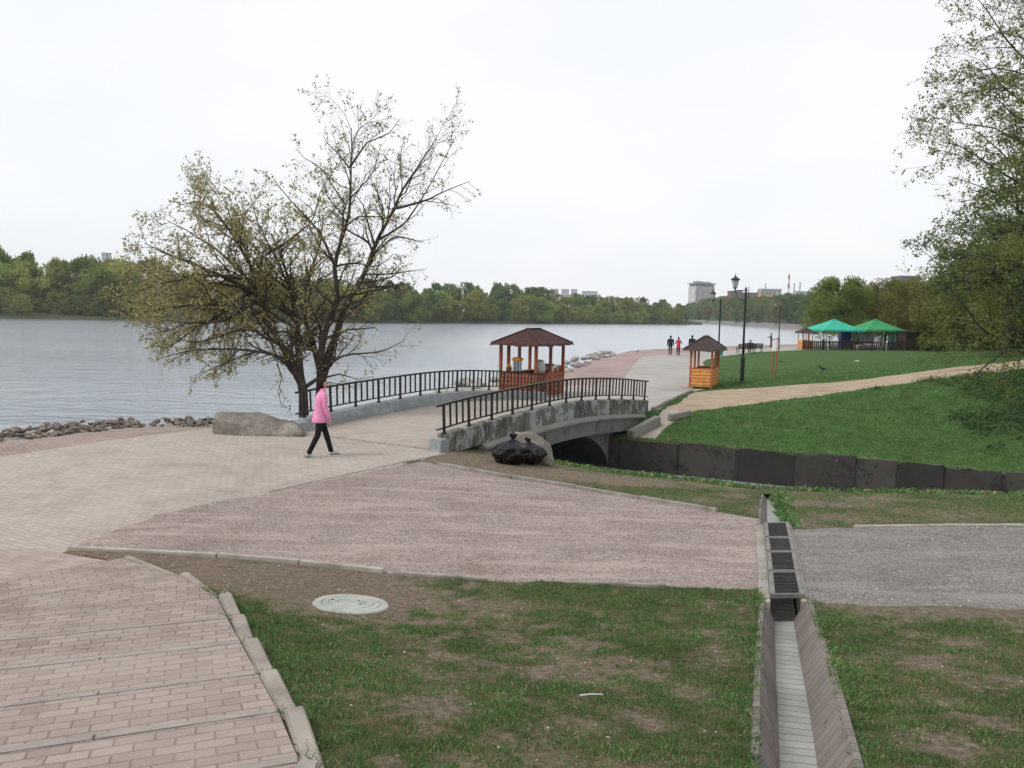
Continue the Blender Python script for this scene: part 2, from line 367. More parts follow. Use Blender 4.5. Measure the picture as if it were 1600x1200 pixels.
M_pink = brickmat('pink_pavers', ((.30, .225, .20), (.36, .28, .25), (.37, .30, .265)), (.21, .165, .145), .2, .1, .009, 'Object', .9, gs=.35)
M_path = brickmat('path_pavers', ((.36, .345, .325), (.42, .40, .375), (.42, .395, .365)), (.27, .25, .23), .2, .1, .008, 'Object', .3, gs=.35)
M_pinkp = brickmat('pink_path_pavers', ((.33, .235, .225), (.38, .275, .26), (.38, .29, .27)), (.25, .18, .17), .2, .1, .008, 'Object', .3, gs=.3)
M_brick = brickmat('stair_bricks', ((.275, .215, .19), (.36, .29, .256), (.345, .297, .263)), (.195, .155, .135), .205, .105, .007, 'UV', 0, gs=1.1, grime=.6)
M_land = brickmat('landing_bricks', ((.31, .25, .222), (.39, .318, .283), (.375, .322, .285)), (.28, .23, .20), .205, .105, .006, 'Object', .45, gs=1.1)
zmat = {'shore_gravel': gravel_mat('shore_gravel', (.33, .30, .27), (.24, .215, .195), (.42, .39, .36)), 'pavement_landing': M_land, 'pink_pavement': M_pink, 'gravel_path': M_grav, 'grey_gravel_path': M_grav2, 'pavement': M_pave, 'ramp': M_pave, 'path': M_path, 'pink_path': M_pinkp, 'dirt_path': M_dirt, 'grass_ground': M_ground}
def build_land(poly, zs, hs, suffix):
    V = []; E = []
    def addloop(P):
        P = [tuple(p) for p in P]; o = len(V); V.extend(P); E.extend((o+i, o+(i+1) % len(P)) for i in range(len(P)))
    addloop(resamp(poly, 1.0))
    for n, z in zs: addloop(z)
    for h in hs: addloop(h)
    pts = []
    for (x0, x1, y0, y1, s, ex) in ((-9, 9, 1, 11, .22, None), (-16, 26, -4, 34, .7, (-9, 9, 1, 11)), (-40, 60, -12, 100, 2.6, (-16, 26, -4, 34)), (-40, 150, -12, 126, 7, (-40, 60, -12, 100))):
        X, Y = np.meshgrid(np.arange(x0, x1, s), np.arange(y0, y1, s)); X = X+(vnoise(X*7.3, Y*5.1, 1)-.5)*s*.5; Y = Y+(vnoise(X*6.1, Y*8.7, 2)-.5)*s*.5
        P = np.stack([X.ravel(), Y.ravel()], 1)
        if ex: P = P[~((P[:, 0] > ex[0]) & (P[:, 0] < ex[1]) & (P[:, 1] > ex[2]) & (P[:, 1] < ex[3]))]
        pts.append(P[inpoly(P, poly)])
    P = np.concatenate(pts); V2 = [Vector(v) for v in V]+[Vector((a, b)) for a, b in P]
    ov, oe, of, _, _, _ = geometry.delaunay_2d_cdt(V2, E, [], 0, 1e-5)
    VX = np.array([(v.x, v.y) for v in ov]); T = np.array([list(f) for f in of if len(f) == 3]); cen = VX[T].mean(1)
    keep = inpoly(cen, poly)
    for h in hs: keep &= ~inpoly(cen, h)
    T = T[keep]; cen = cen[keep]; owner = np.full(len(T), -1)
    for i, (n, z) in enumerate(zs): owner[(owner < 0) & inpoly(cen, z)] = i
    Z = TZ(VX); S = soil(VX[:, 0], VX[:, 1])
    for i in range(-1, len(zs)):
        t = T[owner == i]
        if not len(t): continue
        u, inv = np.unique(t, return_inverse=True); t = inv.reshape(-1, 3)
        n = 'grass_ground' if i < 0 else zs[i][0]
        o = npmesh(n, np.c_[VX[u], Z[u]], t, M_worn if (i < 0 and suffix == 'a') else zmat[n], attr={'soil': S[u]})
        if o.data.polygons[0].normal.z < 0: o.data.flip_normals()
        o.data.polygons.foreach_set('use_smooth', [True]*len(o.data.polygons))
        tag(o, kind='structure')
build_land(polyA, [z for z in [zones[0]]+zones[2:] if z[0] in ('shore_gravel', 'pavement_landing', 'pink_pavement', 'gravel_path', 'grey_gravel_path', 'pavement')], holes, 'a')
build_land(polyB, [z for z in zones[1:] if z[0] in ('shore_gravel', 'ramp', 'path', 'pink_path', 'dirt_path')], [], 'b')
M_bank = mat('bank_soil', (.06, .055, .042), (.035, .04, .025), (.10, .085, .065), 3, .95, .8, 12, .05)
def skirt(name, line, off, z1):
    mb = MB(); L = resamp(line, .8, False); n = len(L); vs = []
    for i, p in enumerate(L):
        a = Vector(L[max(0, i-1)]); b = Vector(L[min(n-1, i+1)]); d = (b-a).normalized(); nr = Vector((-d.y, d.x))*off
        zt = tz(*p); w = .8+.5*float(vnoise(p[0]*1.7, p[1]*1.7, 4))
        vs += [(p[0], p[1], zt), (p[0]+nr.x*.35*w, p[1]+nr.y*.35*w, zt-.35), (p[0]+nr.x*w, p[1]+nr.y*w, z1)]
    mb.add(vs, [(3*i+j, 3*i+3+j, 3*i+4+j, 3*i+1+j) for i in range(n-1) for j in (0, 1)])
    return tag(mb.build(name, M_bank, smooth=True), kind='structure')
skirt('shore_bank', shoreA+canalA, 1.5, -2.6)
skirt('shore_bank', shoreB, 1.7, -2.6)
skirt('canal_bank', canalB[::-1], -.02, -2.6)
# ------------------------------------------------------------------ water
def water_mat():
    m, nt, b, tc = newmat('water'); o = tc.outputs['Object']
    b.inputs['Base Color'].default_value = (.33, .37, .415, 1); b.inputs['Roughness'].default_value = .24; b.inputs['IOR'].default_value = 1.8
    b.inputs['Specular IOR Level'].default_value = .5
    def n(sc, rot, scale, det, r=.55):
        mp = nt.nodes.new('ShaderNodeMapping'); mp.inputs['Scale'].default_value = sc; mp.inputs['Rotation'].default_value = (0, 0, rot)
        nt.links.new(o, mp.inputs[0]); return noise(nt, mp.outputs[0], scale, det, r)
    w1 = n((.45, 1.5, 1), .32, 1.5, 3); w2 = n((.5, 1.6, 1), .1, 5.5, 3); w3 = n((.3, 1, 1), -.25, .55, 2)
    h = math_(nt, 'ADD', math_(nt, 'MULTIPLY', w1, .55), math_(nt, 'ADD', math_(nt, 'MULTIPLY', w2, .16), math_(nt, 'MULTIPLY', w3, .6)))
    # calm and ruffled areas: rougher towards the left, smooth lanes further right
    pt = n((.012, .05, 1), .05, 1.0, 3, .5)
    sx = nt.nodes.new('ShaderNodeSeparateXYZ'); nt.links.new(o, sx.inputs[0])
    side = nt.nodes.new('ShaderNodeMapRange'); nt.links.new(sx.outputs[0], side.inputs[0]); side.inputs[1].default_value = -16; side.inputs[2].default_value = 8; side.inputs[3].default_value = 1; side.inputs[4].default_value = .10
    k = math_(nt, 'MULTIPLY', math_(nt, 'MULTIPLY', side.outputs[0], 1.9), ramp(nt, pt, [(.38, (.4,)*3), (.6, (1,)*3)]))
    lane = ramp(nt, n((.006, .12, 1), .02, 1.0, 2, .4), [(.60, (0,)*3), (.66, (1,)*3)])
    k = math_(nt, 'ADD', k, math_(nt, 'MULTIPLY', lane, .16))
    bp = nt.nodes.new('ShaderNodeBump'); bp.inputs['Distance'].default_value = .30; nt.links.new(h, bp.inputs['Height']); nt.links.new(k, bp.inputs['Strength'])
    rg = nt.nodes.new('ShaderNodeMapRange'); nt.links.new(sx.outputs[0], rg.inputs[0]); rg.inputs[1].default_value = -18; rg.inputs[2].default_value = 6; rg.inputs[3].default_value = .07; rg.inputs[4].default_value = .24; nt.links.new(rg.outputs[0], b.inputs['Roughness'])
    nt.links.new(bp.outputs[0], b.inputs['Normal'])
    return m
wb = MB(); wb.add([(-1500, -200, WATER), (1500, -200, WATER), (1500, 2500, WATER), (-1500, 2500, WATER)], [(0, 1, 2, 3)])
tag(wb.build('water', water_mat()), kind='structure')
# ------------------------------------------------------------------ far banks and hills
M_far = mat('far_land', (.05, .065, .03), (.035, .05, .022), (.08, .075, .045), .05, .95, .3, .5, .5)
M_revet = mat('stone_revetment', (.17, .165, .155), (.12, .115, .105), (.23, .22, .21), .3, .9, .3, 3, .1)
def farp(px, d): return Vector(((px-800)/F*d, d))
LB = [farp(-700, 215), farp(-300, 236), farp(0, 245), farp(150, 250), farp(300, 266), farp(450, 285), farp(600, 310), farp(740, 350), farp(870, 392), farp(950, 430), farp(1000, 455), farp(1095, 500), farp(1096, 560), farp(1060, 800)]
RB = [farp(1040, 900), farp(1090, 640), farp(1140, 530), farp(1190, 450), farp(1250, 385), farp(1330, 310), farp(1450, 250), farp(1700, 210), farp(2100, 200)]
def bankland(name, line, inner, z2, z3, mt):
    mb = MB(); n = len(line); vs = []
    for i, p in enumerate(line):
        q = inner[i]; d = (q-p).normalized()
        prof = [(0, WATER-1), (3, WATER+.9), (9, -.2), (40, z2), ((q-p).length*.6, (z2+z3)/2), ((q-p).length, z3)]
        vs += [(p.x+d.x*s, p.y+d.y*s, z) for s, z in prof]
    k = 6; mb.add(vs, [(i*k+j, i*k+k+j, i*k+k+1+j, i*k+1+j) for i in range(n-1) for j in range(k-1)])
    return tag(mb.build(name, mt, smooth=True), kind='structure')
bankland('far_bank', LB, [p+Vector((-120+i*8, 330-i*9)) for i, p in enumerate(LB)], .6, 3, M_far)
bankland('far_hill', RB, [p+Vector((190, 330)) if i > 1 else p+Vector((150, 260)) for i, p in enumerate(RB)], 4, 17, M_far)
mb = MB()     # grey stone revetment at the foot of the right far bank
vs = []
for p in RB: vs += [(p.x-3, p.y-3, WATER-.2), (p.x+1.5, p.y+1.5, WATER+2.4), (p.x+3, p.y+3, WATER+2.3)]
mb.add(vs, [(3*i+j, 3*i+3+j, 3*i+4+j, 3*i+1+j) for i in range(len(RB)-1) for j in (0, 1)])
tag(mb.build('stone_revetment', M_revet), 'pale grey stone revetment along the foot of the far right bank', 'embankment')
# ------------------------------------------------------------------ brick staircase
M_kerb = mat('kerb_concrete', (.36, .33, .285), (.25, .225, .19), (.44, .41, .36), 2.2, .9, .5, 60, .004)
M_kerbd = mat('old_kerb_concrete', (.27, .245, .215), (.17, .15, .125), (.36, .33, .29), 3, .9, .5, 60, .004)
M_kblk = mat('kerb_block_stone', (.30, .262, .225), (.21, .185, .16), (.37, .33, .29), 3, .9, .6, 50, .005)
M_gapshade = mat('step_gap_shade', (.085, .065, .053), None, None, 9, .95, .3)  # dark brown that paints the shade of the gap at each step line
M_nose = mat('nosing_stone_grey', (.30, .262, .235), (.235, .205, .185), (.35, .31, .282), 3, .9, .5, 60, .004)
st = empty('brick_staircase', (RS[4].x-1.5, RS[4].y, .3), 0, 'fanned pink brick stairs with concrete block edging at lower left', 'staircase')
def uvstep(o_, ud):
    def f(me):
        uv = me.uv_layers.new(name='UVMap'); vd = Vector((-ud.y, ud.x)); L = st.location
        for p in me.polygons:
            for li in p.loop_indices:
                c = me.vertices[me.loops[li].vertex_index].co+L; q = Vector((c.x, c.y))-o_
                uv.data[li].uv = (q.dot(ud), q.dot(vd)-.002 if abs(p.normal.z) > .5 else c.z)
    return f
rng = random.Random(5)
for k in range(len(RS)-1):
    z = STEP_H*(k+1); zn = z+STEP_H-.035; ud = (RS[k]-LS[k]).normalized(); un = (RS[k+1]-LS[k+1]).normalized(); g = Vector((-un.y, un.x))
    A_, B_, C_, D_ = LS[k], RS[k], RS[k+1]+g*.145, LS[k+1]+g*.145; fr_ = 1-.145/max(.3, (RS[k]-RS[k+1]).length); zc_ = z+(zn-z)*fr_
    mb = MB(); mb.prism([tuple(A_), tuple(B_), tuple(C_), tuple(D_)], z-.4, [z, z, zc_, zc_][::1] if (B_-A_).cross(C_-B_) > 0 else [zc_, zc_, z, z])
    mb.uv = uvstep(LS[k+1], un); mb.build('step', M_brick, st, True, bevel=.006)
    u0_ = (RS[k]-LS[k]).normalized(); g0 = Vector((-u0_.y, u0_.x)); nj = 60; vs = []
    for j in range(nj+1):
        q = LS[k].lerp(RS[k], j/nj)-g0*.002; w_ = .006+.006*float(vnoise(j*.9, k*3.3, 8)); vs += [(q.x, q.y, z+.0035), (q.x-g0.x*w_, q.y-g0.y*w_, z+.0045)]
    MB().add(vs, [(2*j, 2*j+1, 2*j+3, 2*j+2) for j in range(nj)]).build('step_gap_shade', M_gapshade, st, True)  # thin dark strip on the tread edge, standing in for the shaded gap
    nb = int((RS[k+1]-LS[k+1]).length/.98)+1; mk = None
    for j in range(nb):
        q1 = RS[k+1]-un*(j*.98+.003); q2 = RS[k+1]-un*min((j+1)*.98-.003, (RS[k+1]-LS[k+1]).length); o1 = g*.075; jj = rng.uniform(-.004, .004)
        mb = MB(); mb.bar((q1.x+o1.x, q1.y+o1.y, zn-.075+jj), (q2.x+o1.x, q2.y+o1.y, zn-.075+jj), .128, .15)
        mb.build('nosing_stone', M_nose, st, True, bevel=.006)
    a = RS[k]; b = RS[k+1]; d = (b-a).normalized(); nr = Vector((-d.y, d.x)); 
    if nr.x < 0: nr = -nr
    if k < 2: wdt, dz = .10, .012
    else: wdt, dz = .112, .045
    L_ = (b-a).length
    a2 = a+d*(.02+rng.uniform(0, .03))+nr*(wdt/2+.012+rng.uniform(-.01, .012)); b2 = b-d*(-.045 if k > 2 else .0)+nr*(wdt/2+.012+rng.uniform(-.012, .015))
    mb = MB(); zt = z+dz+rng.uniform(-.01, .01)
    mb.bar((a2.x, a2.y, zt-.11), (b2.x, b2.y, zt-.11+rng.uniform(-.008, .008)), wdt, .22)
    mb.build('kerb_block', M_kblk, st, True, bevel=.012)
# ------------------------------------------------------------------ kerbs
def kerb(pts, w, h, label, mt=M_kerb, gap=1.0, skip=(), name='concrete_kerb'):
    P = [Vector((*p, 0)) for p in resamp(pts, gap, False)]
    for p in P: p.z = tz(p.x, p.y)
    e = empty(name, P[0], 0, label, 'kerb')
    r = random.Random(len(pts)*7+int(P[0].x*10))
    for i in range(len(P)-1):
        if i in skip: continue
        a, b = P[i], P[i+1]; d = (b-a).normalized(); o = Vector((r.uniform(-.012, .012), r.uniform(-.012, .012), r.uniform(-.008, .008)))
        mb = MB(); mb.bar(a+d*.006+o+Vector((0, 0, h-.09)), b-d*.006+o+Vector((0, 0, h-.09+r.uniform(-.006, .006))), w, .18)
        mb.build('kerb_stone', mt, e, True, bevel=.008)
    return e
kerb([A0(107,858), A0(340,874), A0(600,895)], .075, .045, 'long low kerb between pink gravel and bare brown soil near manhole cover')
kerb([A0(612,896), A0(760,904), A0(900,912), A0(1040,918)], .06, .028, 'sunken kerb between pink gravel and green lawn right of manhole cover', M_kerbd, skip=(1,))
kerb([G(684,727), G(800,748), G(900,763), G(1000,780), G(1120,800)], .085, .06, 'weathered kerb between pink gravel and grassy canal bank by the bridge', M_kerbd)
kerb([A0(632,724), A0(656,720)], .12, .05, 'short loose kerb stone at tip of gravel near bridge', M_kerbd, .9)
kerb([A0(420,768), A0(540,741), A0(630,722), A0(697,709)], .06, .015, 'pale flush kerb between paved plaza and pink gravel', M_kerb)
kerb([G(1335,823.5), G(1450,822), G(1600,821), G(1900,819)], .09, .03, 'pale kerb behind grey gravel right of the drain', M_kerb)
kerb([G(1019,642), G(1050,628), G(1082,612.5)], .10, .12, 'dark raised kerb running from footbridge to orange kiosk', M_kerbd)
# ------------------------------------------------------------------ drainage channel
M_slab = None
def uvlen(P0):
    def f(me):
        uv = me.uv_layers.new(name='UVMap')
        d = (DL[5]-DL[0]).normalized(); nn = Vector((-d.y, d.x))
        for li, l in enumerate(me.loops):
            c = me.vertices[l.vertex_index].co; uv.data[li].uv = (c.x*nn.x+c.y*nn.y+c.z*.8, c.x*d.x+c.y*d.y)
    return f
M_floor = brickmat('drain_floor_slabs', ((.30, .31, .29), (.37, .375, .35), (.38, .375, .345)), (.15, .15, .135), 3.0, .135, .007, 'UV', 0, gs=1.5, offset=0)
M_side = brickmat('drain_side_tiles', ((.165, .145, .132), (.23, .20, .185), (.235, .205, .185)), (.085, .07, .06), 3.0, .135, .006, 'UV', 0, gs=2.5, offset=0)
dr = empty('drainage_channel', (DL[3].x, DL[3].y, tz(*DL[3])), 0, 'open concrete drainage channel with slanted tiled sides running through the lawn', 'drain')
def sweep(name, f, idx, mt, uvp=True):
    mb = MB(); vs = []; ks = None
    for i in idx:
        sec = f(i); ks = len(sec); vs += sec
    mb.add(vs, [(i*ks+j, (i+1)*ks+j, (i+1)*ks+j+1, i*ks+j+1) for i in range(len(idx)-1) for j in range(ks-1)])
    if uvp: mb.uv = uvlen(None)
    return mb.build(name, mt, dr, True)
def sect(i, t, dz):
    a, b = DL[i], DR[i]; z = (tz(*a)+tz(*b))/2; p = a.lerp(b, t); return (p.x, p.y, z+dz)
near = list(range(0, 5)); far_ = list(range(8, 11)); DEP = .24
for idx in (near, far_):
    DEP = .24 if idx is near else .09
    sweep('floor', lambda i: [sect(i, .26, -DEP), sect(i, .70, -DEP)], idx, M_floor)
    sweep('side_wall', lambda i: [sect(i, -.14, -.06), sect(i, -.08, .018), sect(i, 0, .02), sect(i, .262, -DEP+.004)], idx, M_side)
    sweep('side_wall', lambda i: [sect(i, .698, -DEP+.004), sect(i, 1.0, .02), sect(i, 1.08, .018), sect(i, 1.14, -.06)], idx, M_side)
DEP = .24
sweep('floor', lambda i: [sect(i, .15, -DEP-.16), sect(i, .85, -DEP-.16)], [4, 5, 6, 7, 8], M_floor)
M_kerbm = mat('worn_kerb_concrete', (.31, .285, .25), (.21, .19, .165), (.39, .365, .325), 2.2, .9, .5, 60, .004)
def beam(i0, i1, t0, t1, z0, z1, nm='edge_beam', mt=M_kerb):
    mb = MB(); a, b, c, d = (sect(i0, t0, 0), sect(i0, t1, 0), sect(i1, t1, 0), sect(i1, t0, 0))
    mb.prism([a, b, c, d], [q[2]+z0 for q in (a, b, c, d)], [q[2]+z1 for q in (a, b, c, d)]); mb.build(nm, mt, dr, True, bevel=.006)
for i in range(4, 8):
    beam(i, i+1, -.13, .135, -.4, .022, mt=M_kerbm)
    beam(i, i+1, .90, 1.02, -.4, .020, mt=M_kerbm)
for t0, t1 in ((-.12, .14), (.84, 1.12)):
    mb = MB(); a = Vector(sect(4, t0, 0)); b = Vector(sect(4, t1, 0)); mb.prism([(a.x, a.y), (b.x, b.y), (b.x-.03, b.y-.10), (a.x-.03, a.y-.10)], -.45, .03); mb.build('headwall', M_kerb, dr, True, bevel=.006)
M_iron = mat('cast_iron', (.035, .035, .036), (.02, .02, .02), (.06, .055, .05), 6, .55, .3, 60, .002, .6)
M_rustf = mat('worn_steel_frame', (.20, .19, .175), (.12, .11, .10), (.29, .275, .25), 5, .6, .3, 50, .002, .3)
for g_, i in enumerate(range(4, 8)):
    lab = ['cast iron drain grate nearest the open channel', 'second drain grate from the open channel', 'third drain grate from the open channel', 'drain grate farthest from the lawn channel, by the grassy bank'][g_]
    o = Vector(sect(i, .5, 0)); e = empty('drain_grate', o, 0, lab, 'grate', 'iron grates over the drainage channel')
    fr = MB(); bars = MB(); zt = .035+.002*g_
    P = lambda t, s, dz=zt: Vector(sect(i, t, dz)).lerp(Vector(sect(i+1, t, dz)), s)
    for t in (.19, .87): fr.bar(P(t, .015), P(t, .985), .055, .05)
    for s in (.03, .965): fr.bar(P(.16, s), P(.90, s), .04, .045)
    n = 15
    for k in range(n):
        s = .08+.84*k/(n-1); bars.bar(P(.21, s, zt+.006), P(.85, s, zt+.006), .022, .03)
    bars.bar(P(.53, .06, zt-.006), P(.53, .94, zt-.006), .02, .03)
    fr.build('frame', M_rustf, e, True, bevel=.003); bars.build('bars', M_iron, e, True)
# ------------------------------------------------------------------ manhole cover
M_man = mat('manhole_concrete', (.36, .375, .34), (.27, .28, .25), (.45, .455, .42), 3, .9, .5, 50, .003)
mc = at(548, 946, .05); mh = empty('manhole_cover', (mc.x, mc.y, tz(mc.x, mc.y)-.022), .3, 'round pale grey concrete manhole cover lying in patchy grass', 'manhole cover')
mh.rotation_euler = (math.atan((tz(mc.x, mc.y+.3)-tz(mc.x, mc.y-.3))/.6), -math.atan((tz(mc.x+.3, mc.y)-tz(mc.x-.3, mc.y))/.6), .0)
MB().lathe([(.385, -.12), (.385, .04), (.375, .052), (.305, .056), (.30, .044)], n=64).build('ring', M_man, mh, bevel=0)
prof = [(.292, -.02), (.292, .05), (.285, .056), (.235, .059), (.232, .052), (.224, .052), (.221, .060), (.145, .062), (.142, .055), (.134, .055), (.131, .063), (.02, .066)]
MB().lathe(prof, n=64).build('lid', M_man, mh)
for c_ in ((-.2, .04), (.1, -.05), (.06, .08)): MB().lathe([(.012, 0), (.012, .0665)], (c_[0], c_[1], 0), 12).build('lifting_hole', M_iron, mh)
# ================================================================== FOOTBRIDGE
CT_T = [-.1, 0, .1, .25, .45, .6, .8, 1, 1.1]; CT_Z = [.26, .35, .43, .50, .565, .53, .38, .16, .03]
def ct(u):
    t = u/BL; ts = np.linspace(t-.06, t+.06, 7); return float(np.mean(np.interp(ts, CT_T, CT_Z)))
def deckz(u): return ct(u)-.335+.0*u
BRZ = math.atan2(BU.y, BU.x)
def concrete_mat(name, base, stain, amt, streak=True, paint=None):
    m, nt, b, tc = newmat(name); o = tc.outputs['Object']
    mp = nt.nodes.new('ShaderNodeMapping'); mp.inputs['Scale'].default_value = (1, 1, .22 if streak else 1); nt.links.new(o, mp.inputs[0])
    n1 = noise(nt, mp.outputs[0], 5.5, 8, .72); n2 = noise(nt, o, 1.3, 5, .6); n3 = noise(nt, o, 35, 5, .7)
    c = mixc(nt, ramp(nt, n2, [(.35, (0,)*3), (.65, (1,)*3)]), base, tuple(v*.82 for v in base))
    if paint:
        pn = noise(nt, o, 2.2, 9, .75); c = mixc(nt, ramp(nt, pn, [(.50, (0,)*3), (.54, (.9,)*3)]), c, paint)
    k = math_(nt, 'ADD', n1, math_(nt, 'MULTIPLY', math_(nt, 'SUBTRACT', n2, .5), .5))
    c = mixc(nt, ramp(nt, k, [(amt, (0,)*3), (amt+.09, (1,)*3)]), c, stain)
    c = mixc(nt, 1.0, c, ramp(nt, n3, [(.3, (.8,)*3), (.7, (1.15,)*3)]), 'MULTIPLY')
    nt.links.new(c, b.inputs['Base Color']); b.inputs['Roughness'].default_value = .88; b.inputs['Specular IOR Level'].default_value = .25
    bumpn(nt, b, n3, .5, .006); MATS[name] = m; return m
M_curb = concrete_mat('weathered_painted_concrete', (.165, .158, .132), (.075, .073, .062), .51, True, (.33, .35, .35))
M_curbin = concrete_mat('grey_painted_concrete', (.30, .325, .33), (.18, .18, .17), .68, True, (.35, .375, .38))
M_beam = concrete_mat('bare_concrete_beam', (.17, .165, .145), (.06, .06, .05), .58)
M_ledge = concrete_mat('pale_ledge_concrete', (.27, .255, .225), (.13, .125, .105), .62, False)
M_dark = concrete_mat('dark_concrete', (.055, .055, .053), (.025, .026, .026), .55)  # darker concrete, used on the vault and the slab joint posts
M_rail = mat('black_railing_paint', (.022, .020, .018), (.015, .014, .013), (.045, .032, .025), 9, .45, .2, 60, .001, .2)
fb = empty('footbridge', (BA.x, BA.y, 0), BRZ, 'arched concrete footbridge with peeling white edge beams over the canal', 'bridge')
US = [i*BL/28 for i in range(-1, 31)]
def usweep(name, f, mt, us=US, smooth=False, uvs=None):
    mb = MB(); vs = []; ks = 0
    for u in us: s = [(u, v, z) for v, z in f(u)]; ks = len(s); vs += s
    n = len(us); fs = [(i*ks+j, (i+1)*ks+j, (i+1)*ks+(j+1) % ks, i*ks+(j+1) % ks) for i in range(n-1) for j in range(ks)]
    fs += [tuple(range(ks)), tuple(range((n-1)*ks+ks-1, (n-1)*ks-1, -1))]
    mb.add(vs, fs); return mb.build(name, mt, fb, smooth=smooth)
def box4(v0, v1, z0, z1): return [(v0, z0), (v0, z1), (v1, z1), (v1, z0)]
U0 = [BL*i/26 for i in range(0, 27)]
usweep('edge_beam', lambda u: [(0, ct(u)-.47), (0, ct(u)-.02), (.02, ct(u)), (.26, ct(u)), (.28, ct(u)-.02), (.28, ct(u)-.47)], M_curb, U0)
UL = [12.35*i/26 for i in range(0, 27)]
usweep('edge_beam', lambda u: [(BW-.28, ct(u)-.47), (BW-.28, ct(u)-.02), (BW-.26, ct(u)), (BW-.02, ct(u)), (BW, ct(u)-.02), (BW, ct(u)-.47)], M_curbin, UL)
usweep('deck', lambda u: box4(.282, BW-.282, deckz(u)-.3, deckz(u)+.012), M_path if False else M_pave, [-.15+ (BL+.4)*i/24 for i in range(25)])
def bm(u): return .47+.12*min(1, max(0, (u-1)/4))
UB = [1.4+i*(BL+.3-1.4)/24 for i in range(25)]
usweep('ledge', lambda u: [(-.13, ct(u)-.60), (-.13, ct(u)-.55), (-.002, ct(u)-.472), (.25, ct(u)-.472), (.25, ct(u)-.60)], M_ledge, UB)
usweep('ledge', lambda u: [(BW+.13, ct(u)-.60), (BW+.13, ct(u)-.55), (BW+.002, ct(u)-.472), (BW-.25, ct(u)-.472), (BW-.25, ct(u)-.60)], M_ledge, UB)
usweep('arch_beam', lambda u: box4(-.07, .4, ct(u)-.60-(.42 if u < 9.6 else .42-.1*(u-9.6)), ct(u)-.602), M_beam, UB)
usweep('arch_beam', lambda u: box4(BW-.4, BW+.07, ct(u)-1.02, ct(u)-.602), M_beam, UB)
def archz(u):
    t = (u-6.6)/2.95
    return -2.3 if abs(t) >= 1 else -2.3+1.78*math.sqrt(1-t*t)
UA = sorted(set([6.6+2.95*math.sin(math.pi/2*k/16) for k in range(-16, 17)]))
for v in (.36, BW-.36):
    mb = MB(); us = [1.4]+UA+[BL-.2]; vs = []
    for u in us: vs += [(u, v, archz(u)), (u, v, ct(u)-.605)]
    mb.add(vs, [(2*i, 2*i+2, 2*i+3, 2*i+1) for i in range(len(us)-1)]); mb.build('spandrel_wall', M_beam, fb)
mb = MB(); vs = []
for u in UA: vs += [(u, .36, archz(u)), (u, BW-.36, archz(u))]
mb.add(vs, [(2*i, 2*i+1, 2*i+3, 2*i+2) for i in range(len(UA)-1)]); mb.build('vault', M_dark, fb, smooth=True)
mb = MB(); mb.prism([(9.5, -.02), (10.1, -.35), (12.1, -.35), (12.1, .34), (9.5, .34)], -2.4, [-.93, -.8, -.62, -.62, -.93]); mb.build('abutment', M_beam, fb, bevel=.02)
MB().box((-.10, .16, .05), (.30, .36, .42)).build('end_block', M_curbin, fb, bevel=.02)
MB().box((-.10, BW-.14, .05), (.30, .34, .42)).build('end_block', M_curbin, fb, bevel=.02)
def railing(v, L, n, label):
    e = empty('bridge_railing', tuple(br(0, v, ct(0))), BRZ, label, 'railing', 'curved black railings of the footbridge'); z0 = ct(0)
    def rect(us, w, h, dz):
        mb = MB(); vs = []
        for u in us: z = ct(u)-z0+dz; vs += [(u, -w/2, z-h/2), (u, -w/2, z+h/2), (u, w/2, z+h/2), (u, w/2, z-h/2)]
        k = len(us); mb.add(vs, [(i*4+j, i*4+4+j, i*4+4+(j+1) % 4, i*4+(j+1) % 4) for i in range(k-1) for j in range(4)]+[(3, 2, 1, 0), (k*4-4, k*4-3, k*4-2, k*4-1)])
        return mb
    us = [-.22+(L+.44)*i/40 for i in range(41)]
    rect(us, .065, .045, .655).build('top_rail', M_rail, e); rect(us, .045, .03, .13).build('bottom_rail', M_rail, e)
    b0 = MB().box((0, 0, .38), (.042, .03, .515)).build('baluster', M_rail, e); p0 = MB().box((0, 0, .32), (.055, .045, .64)).box((0, 0, .01), (.10, .09, .02)).build('post', M_rail, e)
    used = {0: 0, 1: 0}; r = random.Random(3)
    for i in range(n):
        u = .06+(L-.12)*i/(n-1); k = 1 if i % 4 == 0 else 0; src = p0 if k else b0
        o = src if not used[k] else src.copy()
        if used[k]: col.objects.link(o)
        used[k] = 1; o.location = (u, 0, ct(u)-z0); sl = (ct(u+.1)-ct(u-.1))/.2
        o.rotation_euler = (r.uniform(-.01, .01), -math.atan(sl)*.8+r.uniform(-.012, .012), 0)
railing(.13, BL, 49, 'near black railing of the footbridge, on the beam above the dark arch')
railing(BW-.13, 12.35, 53, 'far black railing of the footbridge, running from the tree trunk to the red gazebo')
